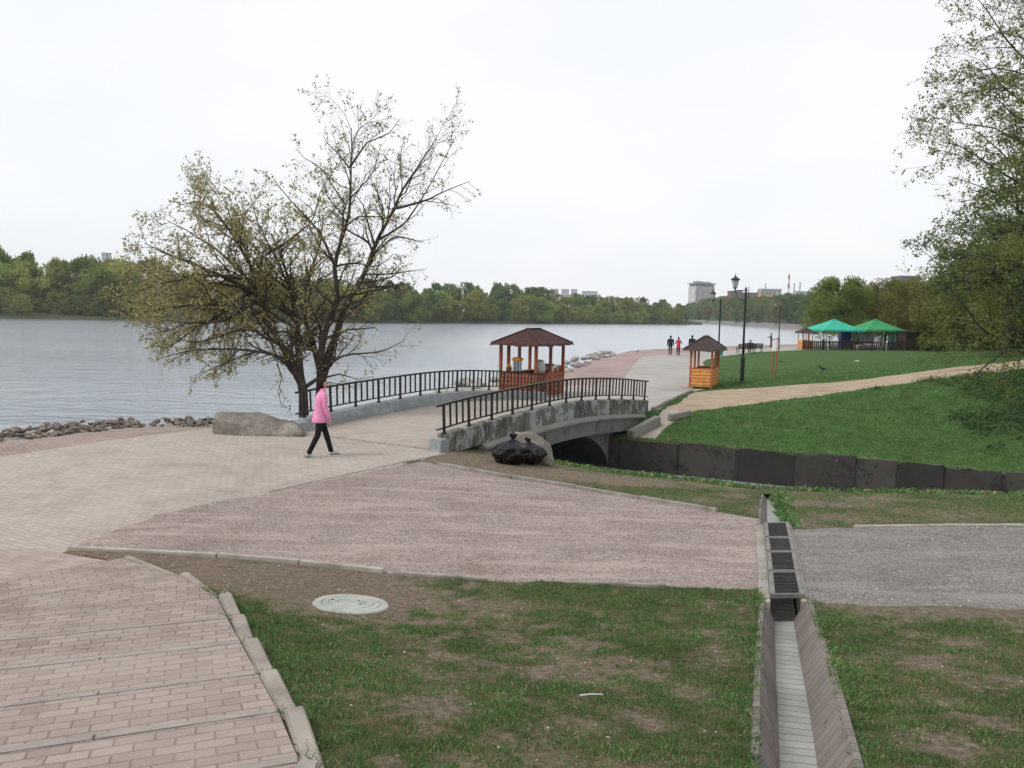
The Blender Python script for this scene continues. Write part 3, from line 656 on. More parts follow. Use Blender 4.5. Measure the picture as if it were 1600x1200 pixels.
# ------------------------------------------------------------------ canal wall and ramp walls
M_slabw = [concrete_mat('dark_retaining_slabs', tuple(v*q for v in (.052, .049, .042)), (.026, .027, .025), .54, False) for q in (1, .72, 1.3)]
rw = empty('retaining_wall', (3.46, 25.95, -.93), 0, 'dark concrete slab retaining wall along the far side of the canal', 'retaining wall')
cb = [Vector(p) for p in canalB]
pxs = [972, 1066, 1158, 1251, 1348, 1413, 1488, 1580, 1700, 1850, 2050]; rr = random.Random(2)
pl = []
for px in pxs:
    k = (px-800)/F
    for a, b in zip(cb[1:], cb[2:]):
        # intersection of x = k*y with the wall line
        d = b-a; den = d.x-k*d.y; s = (k*a.y-a.x)/den
        if -.02 <= s <= 1.02: pl.append(a+d*s); break
for i in range(len(pl)-1):
    a, b = pl[i], pl[i+1]; d = (b-a).normalized(); nr = Vector((-d.y, d.x)); a2 = a+d*.025-nr*(.05+rr.uniform(0, .05)); b2 = b-d*.025-nr*(.05+rr.uniform(0, .05))
    zz = [tz(*a)+rr.uniform(.03, .13), tz(*b)+rr.uniform(.03, .13)]
    ns = 5; top = [(a2.lerp(b2, t/ns), zz[0]+(zz[1]-zz[0])*t/ns+rr.uniform(-.06, .02)) for t in range(ns+1)]
    mb = MB(); poly = [tuple(p) for p, z in top]+[tuple(p+nr*.14) for p, z in top[::-1]]
    zt = [z for p, z in top]+[z for p, z in top[::-1]]
    ar = sum(poly[q][0]*poly[(q+1) % len(poly)][1]-poly[(q+1) % len(poly)][0]*poly[q][1] for q in range(len(poly)))
    if ar < 0: poly = poly[::-1]; zt = zt[::-1]
    mb.prism(poly, -2.4, zt); o = mb.build('wall_slab', M_slabw[(i*2) % 3], rw, True, bevel=.02)
    mb = MB(); c_ = b-d*.0; mb.box((c_.x, c_.y, -1.7), (.05, .10, 1.4+zz[1]*.0), math.atan2(d.y, d.x)); mb.build('joint_post', M_dark, rw, True)
def wallpiece(a, b, w, h, label, z0=None, z1=None):
    z0 = tz(a.x, a.y) if z0 is None else z0; z1 = tz(b.x, b.y) if z1 is None else z1
    mb = MB(); mb.bar((a.x, a.y, z0+h/2), (b.x, b.y, z1+h/2), w, h)
    o = mb.build('low_concrete_wall', M_ledge, bevel=.02)
    c = Vector((a.x, a.y, z0)); o.data.transform(Matrix.Translation(-c)); o.location = c
    return tag(o, label, 'low wall')
wallpiece(gr(984, 687), gr(1028, 654), .26, .30, 'sloping concrete kerb wall beside the ramp at far end of footbridge')
wallpiece(gr(1046, 657), gr(1078, 650), .2, .2, 'short concrete block at the edge of the lawn beside the ramp')
# ================================================================== STONES, BOULDERS, BAGS
def rockmesh(name, seed, sub=2, amp=.28, freq=1.6, flat=.75, ang=.5):
    bm_ = bmesh.new(); bmesh.ops.create_icosphere(bm_, subdivisions=sub, radius=1); r = random.Random(seed)
    planes = [(Vector((r.gauss(0, 1), r.gauss(0, 1), r.gauss(0, 1))).normalized(), r.uniform(.55, .85)) for _ in range(9)]
    for v in bm_.verts:
        c = v.co.copy()
        for n, d in planes:
            k = c.dot(n)
            if k > d: c -= n*(k-d)*ang*1.6
        f = float(fbm(c.x*freq+seed*3.1+c.z, c.y*freq+c.z*1.3, seed, 3))-.5
        v.co = c*(1+f*amp); v.co.z *= flat
    me = bpy.data.meshes.new(name); bm_.to_mesh(me); bm_.free()
    me.polygons.foreach_set('use_smooth', [True]*len(me.polygons)); return me
def stone_mat(name, stops, rand=True, mossy=None):
    m, nt, b, tc = newmat(name); o = tc.outputs['Object']
    oi = nt.nodes.new('ShaderNodeObjectInfo'); c = ramp(nt, oi.outputs['Random'], stops) if rand else None
    n = noise(nt, o, 3 if rand else 2.2, 8, .72); n2 = noise(nt, o, 22, 4, .75)
    if c is None: c = ramp(nt, n, stops)
    c = mixc(nt, 1.0, c, ramp(nt, n, [(.3, (.7,)*3), (.7, (1.2,)*3)]), 'MULTIPLY')
    c = mixc(nt, 1.0, c, ramp(nt, n2, [(.3, (.72,)*3), (.7, (1.22,)*3)]), 'MULTIPLY')
    nt.links.new(c, b.inputs['Base Color']); b.inputs['Roughness'].default_value = .88; b.inputs['Specular IOR Level'].default_value = .3
    bumpn(nt, b, math_(nt, 'ADD', n, math_(nt, 'MULTIPLY', n2, .3)), .7, .04 if not rand else .1); MATS[name] = m; return m
M_rock = stone_mat('river_stones', [(0, (.15, .14, .135)), (.25, (.26, .205, .17)), (.55, (.34, .27, .225)), (.8, (.24, .22, .205)), (1, (.42, .36, .31))])
M_rockp = stone_mat('pale_rubble', [(0, (.28, .26, .24)), (.5, (.42, .40, .37)), (1, (.55, .53, .50))])
M_bould = stone_mat('granite_boulder', [(.3, (.155, .14, .12)), (.5, (.23, .205, .175)), (.7, (.30, .27, .235))], False)
rms = [rockmesh('stone', 100+i, 3, .55, 2.2, .55+.05*i, .62) for i in range(6)]
for q in rms: q.materials.append(M_rock)
rmp = [rockmesh('rubble_stone', 200+i, 1, .35, 1.5, .7, .6) for i in range(3)]
for q in rmp: q.materials.append(M_rockp)
r = random.Random(11)
def putrocks(line, n, ms, smin, smax, omin, omax, label, group, name, heap=.1):
    segs = [(Vector(a[:2]), Vector(b[:2])) for a, b in zip(line, line[1:])]; tot = sum((b-a).length for a, b in segs)
    for i in range(n):
        s = r.uniform(0, tot)
        for a, b in segs:
            L = (b-a).length
            if s <= L: break
            s -= L
        d = (b-a).normalized(); nr = Vector((-d.y, d.x)); w = r.uniform(omin, omax); p = a+d*s+nr*w
        k = r.uniform(smin, smax)*(1.15 if w < .8 else .9); z = tz(p.x, p.y)-max(0, w-1.1)*.55+heap*math.sin(min(1, max(0, w/1.4))*3.14)*r.uniform(.3, 1.1)
        o = bpy.data.objects.new(name, r.choice(ms)); col.objects.link(o); o.location = (p.x, p.y, z+k*.15); o.scale = (k*r.uniform(.9, 1.6), k*r.uniform(.8, 1.1), k*r.uniform(.7, 1))
        o.rotation_euler = (r.uniform(-.3, .3), r.uniform(-.3, .3), r.uniform(0, 6.3)); tag(o, label, 'stone', group)
pv2 = [xy(p) for p in paved]
putrocks(pv2[0:2], 50, rms, .06, .12, .10, 1.5, 'rounded shore stone in the heap between plaza and river', 'stones heaped along the left shore', 'shore_stone', .2)
putrocks(pv2[1:], 235, rms, .05, .105, .05, 1.5, 'rounded shore stone in the heap between plaza and river', 'stones heaped along the left shore', 'shore_stone', .2)
putrocks([(-8.0, 22.0), (-6.0, 22.2)], 24, rms, .08, .16, .1, .9, 'rounded stone beside the big boulder near the tree', 'stones by the boulder and the tree', 'shore_stone', .1)
sh2 = [(-3.0, 33), (-2.6, 36.5), (-.6, 41), (1.6, 45.2), (4.0, 55), (6.7, 65.2), (9, 74)]
putrocks(sh2[1:], 85, rmp, .16, .36, -.6, .9, 'pale rubble stone on the shore beyond the gazebo', 'pale rubble along the right shore', 'rubble_stone', .2)
putrocks([(-3.1, 31.5), (-2.6, 36.5)], 22, rmp, .12, .26, -.7, .5, 'pale rubble stone behind the far bridge railing', 'pale rubble behind the railing', 'rubble_stone', .08)
def hullrock(name, pts, label, seed, sub=4, amp=.075):
    bm_ = bmesh.new()
    for p in pts: bm_.verts.new(p)
    bmesh.ops.convex_hull(bm_, input=bm_.verts)
    for g in [v for v in bm_.verts if not v.link_faces]: bm_.verts.remove(g)
    bmesh.ops.triangulate(bm_, faces=bm_.faces)
    for i in range(sub):
        bmesh.ops.subdivide_edges(bm_, edges=bm_.edges, cuts=1, use_grid_fill=True)
        if i < 1: bmesh.ops.smooth_vert(bm_, verts=bm_.verts, factor=.18, use_axis_x=True, use_axis_y=True, use_axis_z=True)
    bm_.normal_update()
    for v in bm_.verts:
        c = v.co; v.co = c+v.normal*((float(fbm(c.x*2.5+c.z*1.7+seed, c.y*2.5+c.z, seed, 4))-.5)*amp*2+(float(vnoise(c.x*14+c.z*9, c.y*14, seed))-.5)*amp*.25)
    me = bpy.data.meshes.new(name); bm_.to_mesh(me); bm_.free(); me.materials.append(M_bould)
    me.polygons.foreach_set('use_smooth', [True]*len(me.polygons))
    o = bpy.data.objects.new(name, me); col.objects.link(o); return tag(o, label, 'boulder')
p = at(395, 682, 0); o = hullrock('boulder', [(-.98,-.15,-.1),(-1.0,.5,-.1),(1.1,-.05,-.1),(1.15,.6,-.1),(-.96,-.05,.50),(-.9,.35,.58),(-.1,.1,.52),(.0,.5,.56),(1.0,.15,.26),(.9,.6,.30),(.2,-.2,.12),(-.2,-.25,-.1),(1.2,.0,.1)], 'large flat grey boulder on the plaza between the walking woman and the shore stones', 3); o.location = (p.x, p.y, -.02)
p = at(826, 722, -.15); PB = p; o = hullrock('boulder', [(-.50,.25,-.1),(-.48,.6,-.1),(.48,.15,-.1),(.45,.7,-.1),(-.42,.35,.52),(-.35,.6,.62),(.0,.35,.64),(.05,.6,.66),(.36,.25,.30),(.42,.5,.34),(.0,.12,.2),(.50,.3,.05)], 'pale grey boulder behind the black rubbish bags', 8); o.location = (p.x+.05, p.y+.12, -.2)
M_bag = mat('black_plastic_bag', (.006, .006, .007), (.005, .005, .006), (.009, .009, .010), 4, .30, 1.0, 11, .05, spec=.35)
def bag(x, y, z, rz, sx, sy, h, seed, label):
    n = 56; m_ = 30; vs = []; rs = np.random.RandomState(seed); ph = rs.uniform(0, 6, 8)
    for i in range(m_):
        t = i/(m_-1)
        rad = (math.sin(min(1, t/.62)*1.9+.25)**.8 if t < .62 else .84*(1-(t-.62)/.26)**1.1+.09) if t < .86 else .09+(t-.86)*1.0
        for k in range(n):
            a = 2*math.pi*k/n
            fold = .05*math.sin(5*a+ph[0]+t*3)+.035*math.sin(9*a+ph[1]-t*4)+(.12*t)*math.sin(13*a+ph[2])*min(1, rad*2)+.17*(float(fbm(math.cos(a)*2.4+seed, math.sin(a)*2.4+t*5, seed, 3))-.5)*2
            rr_ = rad*(1+fold*1.4); sag = .05*math.sin(2*a+ph[3])
            lean = .10*t*t
            vs.append((math.cos(a)*rr_*sx+lean, math.sin(a)*rr_*sy, (t*h if t < .86 else .86*h+(t-.86)*h*1.1)+sag*(1-t)*(1 if t > .1 else 0)))
            if t > .5: q = vs[-1]; vs[-1] = (q[0]+.10*(t-.5)*math.sin(seed), q[1]+.06*(t-.5), q[2]+.03*math.sin(3*a+seed)*(t-.5))
    fs = [(i*n+k, i*n+(k+1) % n, (i+1)*n+(k+1) % n, (i+1)*n+k) for i in range(m_-1) for k in range(n)]+[tuple(range(n-1, -1, -1))]
    o = MB().add(vs, fs).build('rubbish_bag', M_bag, smooth=True); o.location = (x, y, z); o.rotation_euler = (0, 0, rz)
    return tag(o, label, 'rubbish bag', 'black rubbish bags beside the bridge')
p = at(798, 727, -.14); bag(p.x, p.y+.1, -.17, .3, .37, .34, .66, 4, 'black rubbish bag on the left, tied with an upright neck, before the boulder')
p = at(831, 722, -.15); bag(p.x, p.y+.05, -.2, 2.2, .31, .30, .54, 9, 'smaller black rubbish bag on the right, slumped against the boulder')
# ================================================================== WOODEN SHELTERS
M_redw = mat('red_stained_wood', (.28, .078, .035), (.20, .052, .026), (.36, .12, .058), 4, .55, .35, 30, .004, spec=.35)
M_orw = mat('orange_stained_wood', (.62, .275, .075), (.50, .20, .05), (.72, .35, .11), 4, .5, .35, 30, .004, spec=.35)
M_orp = mat('reddish_orange_wood', (.42, .13, .045), (.34, .10, .035), (.50, .17, .06), 4, .55, .3, 30, .004)
def shingle(name, c1, c2, mo): return brickmat(name, (c1, c2), mo, .24, .12, .012, 'UV', 0, gs=1.2, grime=.6, bump=1.0)
M_shr = shingle('red_brown_shingles', (.062, .026, .024), (.095, .038, .034), (.022, .012, .012))
M_shb = shingle('dark_brown_shingles', (.060, .044, .036), (.082, .060, .048), (.028, .022, .020))
def hiproof(e, x0, x1, y0, y1, z0, h, ridge, mt, ov=.0, drop=.05, along='y'):
    """hip roof over [x0,x1]x[y0,y1], ridge fraction of the long side"""
    cx = (x0+x1)/2; L = (y1-y0); hx = x1-x0
    a = Vector((cx, (y0+y1)/2-L*ridge/2, z0+h)); b = Vector((cx, (y0+y1)/2+L*ridge/2, z0+h))
    c = [Vector((x0, y0, z0)), Vector((x1, y0, z0)), Vector((x1, y1, z0)), Vector((x0, y1, z0))]
    mb = MB(); fc = [(c[0], c[1], a), (c[1], c[2], b, a), (c[2], c[3], b), (c[3], c[0], a, b)]
    dz = Vector((0, 0, -.045)); uvd = []
    for f in fc:
        o = len(mb.v); n = len(f); mb.v += [tuple(p) for p in f]+[tuple(p+dz) for p in f]
        mb.f.append(tuple(range(o, o+n))); mb.f.append(tuple(range(o+2*n-1, o+n-1, -1))); mb.f.append((o, o+n, o+n+1, o+1))
    def uv(me):
        l = me.uv_layers.new(name='UVMap')
        for p in me.polygons:
            n = p.normal; h_ = Vector((-n.y, n.x, 0)); h_ = h_.normalized() if h_.length > .01 else Vector((1, 0, 0)); s = n.cross(h_)
            for li in p.loop_indices:
                co = me.vertices[me.loops[li].vertex_index].co; l.data[li].uv = (co.dot(h_), co.dot(s))
    mb.uv = uv; rf = mb.build('roof', mt, e)
    rc = MB(); rc.bar(a+Vector((0, -.04, .012)), b+Vector((0, .04, .012)), .12, .04)
    for q, w_ in ((0, a), (1, a), (2, b), (3, b)): rc.bar(c[q]+Vector((0, 0, .012)), w_+Vector((0, 0, .012)), .09, .03)
    rc.build('ridge_cap', mt, rf)
    # ragged shingle edge hanging over the eaves
    rg = MB(); q = random.Random(4)
    for i in range(4):
        p0, p1 = c[i], c[(i+1) % 4]; d = (p1-p0); L_ = d.length; d.normalize(); nr = Vector((d.y, -d.x, 0)); k = int(L_/.17)
        for j in range(k):
            u0 = j*L_/k+.008; u1 = (j+1)*L_/k-.008; dr_ = .05+q.uniform(0, .05)
            A_, B_ = p0+d*u0+Vector((0, 0, -.004)), p0+d*u1+Vector((0, 0, -.004)); o = nr*.06+Vector((0, 0, -dr_))
            rg.add([A_, B_, B_+o, A_+o, A_+Vector((0,0,-.015)), B_+Vector((0,0,-.015)), B_+o+Vector((0,0,-.012)), A_+o+Vector((0,0,-.012))], [(0,3,2,1),(4,5,6,7),(2,3,7,6),(0,1,5,4),(1,2,6,5),(3,0,4,7)])
    rg.build('eaves_shingles', mt, rf)
    return rf
def logwall(e, a, b, z0, z1, n, mt, r_=None):
    h = (z1-z0)/n; mb = MB(); a = Vector(a); b = Vector(b)
    d = (b-a).normalized(); nr = Vector((d.y, -d.x, 0)); L = (b-a).length
    # rounded log siding: one profile swept along the wall
    prof = [(-.02, z0)]
    for i in range(n):
        for k in range(7):
            t = math.pi*k/6; prof.append((.012+.032*math.sin(t)**.7, z0+h*i+h*(1-math.cos(t))/2))
    prof.append((-.02, z1)); k = len(prof); vs = [tuple(a+nr*x+Vector((0, 0, z))) for x, z in prof]+[tuple(b+nr*x+Vector((0, 0, z))) for x, z in prof]
    mb.add(vs, [(i, k+i, k+i+1, i+1) for i in range(k-1)]+[(k-1, 2*k-1, k, 0), tuple(range(k)), tuple(range(2*k-1, k-1, -1))]); return mb.build('log_wall', mt, e)
def shelter(name, loc, rz, W, D, zw, ze, hr, ov, ridge, mw, mr, label, cat, nlog, posts, pt=.1, base=None, opening=None, mp_=None):
    e = empty(name, loc, rz, label, cat); mp_ = mp_ or mw
    z0 = .06
    for x, y in posts: MB().box((x, y, ze/2), (pt, pt, ze)).build('post', mp_, e, bevel=.006)
    c = [(0, 0, 0), (W, 0, 0), (W, D, 0), (0, D, 0)]
    for i in range(4):
        if opening == i: continue
        a, b = Vector(c[i]), Vector(c[(i+1) % 4]); d = (b-a).normalized()
        logwall(e, a+d*pt*.52, b-d*pt*.52, z0+.05, zw, nlog, mw)
    MB().box((W/2, D/2, z0+.02), (W+.02, D+.02, .06)).build('floor', mw, e)
    pb = MB()
    for i in range(4):
        a, b = Vector(c[i]), Vector(c[(i+1) % 4]); pb.bar(a+Vector((0, 0, ze-.05)), b+Vector((0, 0, ze-.05)), pt*.7, .11)
    pb.build('eaves_beam', mp_, e)
    hiproof(e, -ov, W+ov, -ov, D+ov, ze-.02, hr, ridge, mr)
    return e
# red gazebo: local x along the short left face reversed, y along the long side
dL = Vector((-.9, .43)).normalized(); dR = Vector((.43, .9)).normalized()
W_, D_ = 1.5, 2.75; NC = Vector((.9, 31.3)); O = NC+dL*W_; rz = math.atan2(-dL.y, -dL.x); gz = -.33
posts = [(0, 0), (W_, 0), (W_, D_), (0, D_), (W_, D_*.52), (0, D_*.25), (0, D_*.62)]
gz_e = shelter('gazebo', (O.x, O.y, gz), rz, W_, D_, 1.0, 2.27-.04, .56, .30, .36, M_redw, M_shr, 'red wooden gazebo kiosk with dark red shingle roof at far end of footbridge', 'gazebo', 6, posts, .11)
GM = Matrix.Translation((O.x, O.y, gz)) @ Matrix.Rotation(rz, 4, 'Z')
ctb = MB(); zc = 1.02
for (x, y, sx_, sy_) in ((W_-.14, D_/2, .36, D_-.1), (W_/2, .16, W_-.1, .32), (.14, D_/2, .3, D_-.1)): ctb.box((x, y, zc+.012*(sx_ < .33)), (sx_, sy_, .035))
ctb.build('counter', M_redw, gz_e)
M_steel = mat('brushed_steel', (.42, .44, .44), (.34, .36, .36), (.55, .57, .57), 5, .3, .1, 40, .001, .85)
M_cap = mat('orange_plastic', (.75, .27, .015), None, None, 5, .4, .05, 50, .001)
M_blk = mat('black_plastic', (.018, .018, .02), None, None, 5, .4, .1, 50, .001)
M_glassd = mat('cloudy_container', (.42, .45, .45), (.34, .37, .37), (.5, .53, .53), 3, .12, .05, 20, .001, spec=.6)
def gpos(x, y, z=1.045): return GM @ Vector((x, y, z))
def onctr(name, x, y, label, cat, rz2=0, z=1.045): return empty(name, gpos(x, y, z), rz+rz2, label, cat)
e = onctr('juice_dispenser', .62, .20, 'steel juice dispenser with orange lid on the gazebo counter', 'dispenser')
MB().box((0, 0, .04), (.36, .26, .08)).build('drip_base', M_blk, e, bevel=.01)
for x in (-.13, 0, .13): MB().lathe([(.055, .08), (.058, .1), (.058, .48), (.05, .5)], (x, 0, 0), 16).build('tank', M_steel, e, smooth=False)
MB().box((0, 0, .54), (.40, .28, .09)).box((0, 0, .60), (.28, .22, .05)).build('lid', M_cap, e, bevel=.015)
e = onctr('storage_bin', W_-.16, .95, 'pale rounded container beside the juice dispenser in the gazebo', 'container')
MB().lathe([(.13, 0), (.21, .02), (.23, .12), (.23, .34), (.19, .46), (.1, .52), (.02, .53)], (-.1, 0, 0), 24).build('tank', M_glassd, e, smooth=True)
MB().lathe([(.235, .10), (.242, .12), (.235, .14)], (-.1, 0, 0), 24).build('rim', M_steel, e, smooth=True)
e = onctr('cool_box', W_-.2, 1.75, 'dark grey cool box with black lid on the gazebo counter', 'box')
MB().box((0, 0, .13), (.3, .42, .26)).build('body', M_glassd, e, bevel=.02); MB().box((0, 0, .29), (.32, .44, .07)).build('lid', M_blk, e, bevel=.02)
e = onctr('lidded_jar', .26, .2, 'small brown jar with an orange lid on left end of the gazebo counter', 'jar')
MB().lathe([(.08, 0), (.11, .02), (.11, .2), (.07, .24)], n=18).build('glass', mat('brown_jar', (.14, .05, .02)), e, smooth=True); MB().lathe([(.09, .24), (.10, .25), (.085, .30), (.03, .33)], n=18).build('lid', M_cap, e, smooth=True)
M_pk = [mat('pack_red', (.35, .05, .03)), mat('pack_cream', (.5, .42, .32)), mat('pack_brown', (.17, .06, .04))]
for i, (x, y, k) in enumerate([(W_-.1, 1.3, 2), (W_-.12, 2.1, 0), (W_-.08, 2.3, 1), (W_-.14, 2.5, 2), (W_-.1, 2.72, 0)]):
    o = MB().box((0, 0, .05+.01*i), (.16, .15, .1+.02*i)).box((0, 0, .115+.025*i), (.10, .15, .03)).build('snack_pack', M_pk[k], bevel=.01); o.location = gpos(x, y, 1.04); o.rotation_euler = (0, 0, rz+i)
    tag(o, ['brown snack pack on the gazebo counter nearest the pale container', 'red snack pack on the gazebo counter, left of the cream one', 'cream snack pack on the gazebo counter', 'tall brown snack pack on the gazebo counter by the far post', 'red snack pack at the far right end of the gazebo counter'][i], 'packet', 'packets for sale on the gazebo counter')
# orange kiosk
ks = Vector((.93, -.37)).normalized(); kO = Vector((8.2, 37.62)); krz = math.atan2(ks.y, ks.x); KW, KD = .95, 2.2
kp = [(0, 0), (KW, 0), (KW, KD), (0, KD), (KW, KD*.5), (0, KD*.5)]
ke = shelter('kiosk', (kO.x, kO.y, -.20), krz, KW, KD, .86, 1.80, .58, .30, .36, M_orw, M_shb, 'small orange wooden kiosk with brown shingle roof at edge of the lawn', 'kiosk', 5, kp, .09, opening=None, mp_=M_orp)
MB().box((KW/2, .18, .89), (KW-.02, .34, .03)).box((KW/2, KD-.18, .89), (KW-.02, .34, .031)).build('counter', M_orp, ke)
MB().box((KW*.5, .3, -.03), (KW*.8, .12, .12)).build('skid', M_blk, ke)
# ================================================================== STREET LAMPS, SIGN, BENCHES, BIN
M_lamp = mat('dark_green_lamp_paint', (.014, .026, .024), (.010, .018, .017), (.025, .04, .036), 6, .4, .15, 40, .001, .2)
M_lg = newmat('lamp_glass')[0]; _b = M_lg.node_tree.nodes['Principled BSDF']; _b.inputs['Base Color'].default_value = (.62, .65, .64, 1); _b.inputs['Roughness'].default_value = .15; _b.inputs['Transmission Weight'].default_value = .35; _b.inputs['Alpha'].default_value = .85
def lamp(loc, rz, label):
    e = empty('street_lamp', loc, rz, label, 'street lamp', 'green lantern posts along the promenade')
    MB().lathe([(.14, 0), (.14, .06), (.105, .1), (.10, .2), (.105, 1.1), (.115, 1.12), (.11, 1.18), (.07, 1.32), (.055, 1.36)], n=16).build('base', M_lamp, e, smooth=False)
    MB().lathe([(.055, 1.34), (.052, 2.4), (.045, 4.45), (.05, 4.47), (.05, 4.55), (.02, 4.58)], n=14).build('post', M_lamp, e, smooth=True)
    a = MB().tube([(.0, 0, 4.42), (-.55, 0, 4.42)], .02, 8); a.tube([(.14, 0, 4.15), (.14, 0, 4.62)], .014, 6); a.tube([(0, 0, 4.42), (.14, 0, 4.42)], .016, 6); a.build('arm', M_lamp, e)
    MB().tube([(-.05-.42*math.sin(t*1.57), 0, 3.93+.42*(1-math.cos(t*1.57))) for t in [i/8 for i in range(9)]], .014, 6).build('brace', M_lamp, e)
    l = empty('lantern', (-.55, 0, 4.36)); l.parent = e
    MB().lathe([(.02, -.06), (.045, -.03), (.03, .02), (.03, .12), (.06, .14), (.09, .16), (.09, .19)], n=12).build('socket', M_lamp, l)
    MB().lathe([(.085, .19), (.165, .55)], n=6).build('glass', M_lg, l)
    fr = MB()
    for k in range(6):
        a_ = 2*math.pi*k/6; fr.tube([(.09*math.cos(a_), .09*math.sin(a_), .19), (.17*math.cos(a_), .17*math.sin(a_), .55)], .011, 5)
    fr.build('frame', M_lamp, l)
    MB().lathe([(.22, .54), (.225, .57), (.17, .62), (.09, .67), (.05, .69), (.05, .73), (.02, .75), (.012, .80), (.028, .82), (.005, .87)], n=12).build('cap', M_lamp, l)
    return e
p = at(1159, 598, -.06); lamp((p.x, p.y, tz(p.x, p.y)-.02), .15, 'nearest and tallest-looking green street lamp, standing on the lawn beside the orange kiosk')
x = (1121.5-800)/F*56; lamp((x, 56, tz(x, 56)-.02), .12, 'green street lamp rising behind the roof of the orange kiosk')
p = at(1216, 549, -.35); lamp((p.x, p.y, tz(p.x, p.y)-.02), .2, 'farthest green street lamp, at the lawn edge left of the cafe tents')
M_redp = mat('red_post_paint', (.38, .055, .05), (.30, .05, .04), (.45, .08, .07), 6, .5, .1, 40, .001)
M_white = mat('white_board', (.72, .72, .74), (.64, .64, .66), (.8, .8, .8), 4, .5, .05, 30, .001)
pa = gr(1206.5, 588); pb_ = gr(1211.5, 591); sg = empty('notice_board', pa, 0, 'narrow white notice board on two thin red posts in the lawn', 'notice board')
for q in (pa, pb_):
    b_ = MB(); b_.tube([(q.x, q.y, q.z-.05), (q.x+.02, q.y, q.z+1.98)], .032, 8); b_.build('post', M_redp, sg, True)
c1 = Vector((pa.x-.02, pa.y, pa.z+1.65)); c2 = Vector((pb_.x+.03, pb_.y, pb_.z+1.68)); b_ = MB(); b_.bar(c1+(c1-c2)*.18, c2+(c2-c1)*.05, .035, .62); b_.build('board', M_white, sg, True)
b_ = MB(); b_.bar(c1+(c1-c2)*.18+Vector((0, 0, .32)), c2+(c2-c1)*.05+Vector((0, 0, .32)), .06, .04); b_.bar(c2+Vector((.01, -.03, -.3)), c2+Vector((.01, -.03, .3)), .05, .06); b_.build('trim', M_redp, sg, True)
M_bench = mat('dark_bench_slats', (.022, .020, .019), None, None, 6, .5, .2, 30, .002)
def bench(loc, rz, label, L=1.75):
    e = empty('park_bench', loc, rz, label, 'bench', 'black benches at the edge of the promenade')
    s = MB()
    for k in range(5): s.box((0, -.2+.1*k, .44), (L, .075, .03))
    s.build('seat', M_bench, e); s = MB()
    for k in range(5): s.box((0, -.27-.03*k, .52+.09*k), (L, .03, .07))
    s.build('backrest', M_bench, e)
    for x in (-L/2+.08, L/2-.08):
        s = MB(); s.tube([(x, .25, .0), (x, .27, .35), (x, .3, .55), (x, .2, .66), (x, -.1, .66), (x, -.3, .62)], .022, 6); s.tube([(x, -.42, .92), (x, -.28, .5), (x, -.24, .3), (x, -.36, 0)], .024, 6); s.tube([(x, .26, .3), (x, .1, .4), (x, -.1, .4), (x, -.25, .4)], .02, 6); s.tube([(x, .27, .1), (x, 0, .22), (x, -.33, .1)], .016, 6)
        s.build('side_frame', M_rail, e)
    return e
p1 = gr(1165, 552.5); bench((p1.x, p1.y, p1.z), .12, 'black park bench on the left, with curled iron ends, behind the nearest lamp post')
p2 = gr(1178.5, 551.5); bench((p2.x, p2.y+.5, p2.z), -.1, 'black park bench on the right, with a person sitting on it')
M_teal = mat('teal_bin_paint', (.06, .34, .27), (.05, .27, .22), (.08, .40, .32), 5, .5, .1, 40, .001)
q = gr(1123, 557); e = empty('litter_bin', (q.x, q.y, q.z), .2, 'teal litter bin standing behind the orange kiosk', 'litter bin')
MB().lathe([(.20, .08), (.27, .12), (.30, .75), (.31, .78), (.28, .78), (.24, .2)], n=20).build('body', M_teal, e); MB().box((-.33, 0, .45), (.04, .06, .9)).box((.33, 0, .45), (.04, .06, .9)).build('stand', M_teal, e)
# ================================================================== PEOPLE
dg = bpy.context.evaluated_depsgraph_get
def skinmesh(name, nodes, edges, mt, parent, sub=2, root=0):
    me = bpy.data.meshes.new(name); me.from_pydata([n[0] for n in nodes], edges, []); me.update()
    o = bpy.data.objects.new(name, me); col.objects.link(o)
    md = o.modifiers.new('s', 'SKIN'); 
    if not me.skin_vertices: 
        bm_ = bmesh.new(); bm_.from_mesh(me); bm_.verts.layers.skin.verify(); bm_.to_mesh(me); bm_.free()
    for i, n in enumerate(nodes):
        sv = me.skin_vertices[0].data[i]; sv.radius = (n[1], n[2] if len(n) > 2 else n[1]); sv.use_root = (i == root)
    md.use_smooth_shade = True
    s = o.modifiers.new('u', 'SUBSURF'); s.levels = sub; s.render_levels = sub
    bpy.context.view_layer.update()
    ev = o.evaluated_get(dg()); m2 = bpy.data.meshes.new_from_object(ev); o.modifiers.clear(); o.data = m2; m2.name = name
    m2.materials.clear(); m2.materials.append(mt); m2.polygons.foreach_set('use_smooth', [True]*len(m2.polygons))
    o.parent = parent; return o
M_skin = mat('skin', (.50, .29, .21), (.46, .26, .19), (.54, .32, .24), 8, .55, .05, 60, .001)
def cloth(name, c): return mat(name, c, tuple(v*.82 for v in c), tuple(min(1, v*1.1) for v in c), 7, .85, .45, 16, .012, spec=.2)
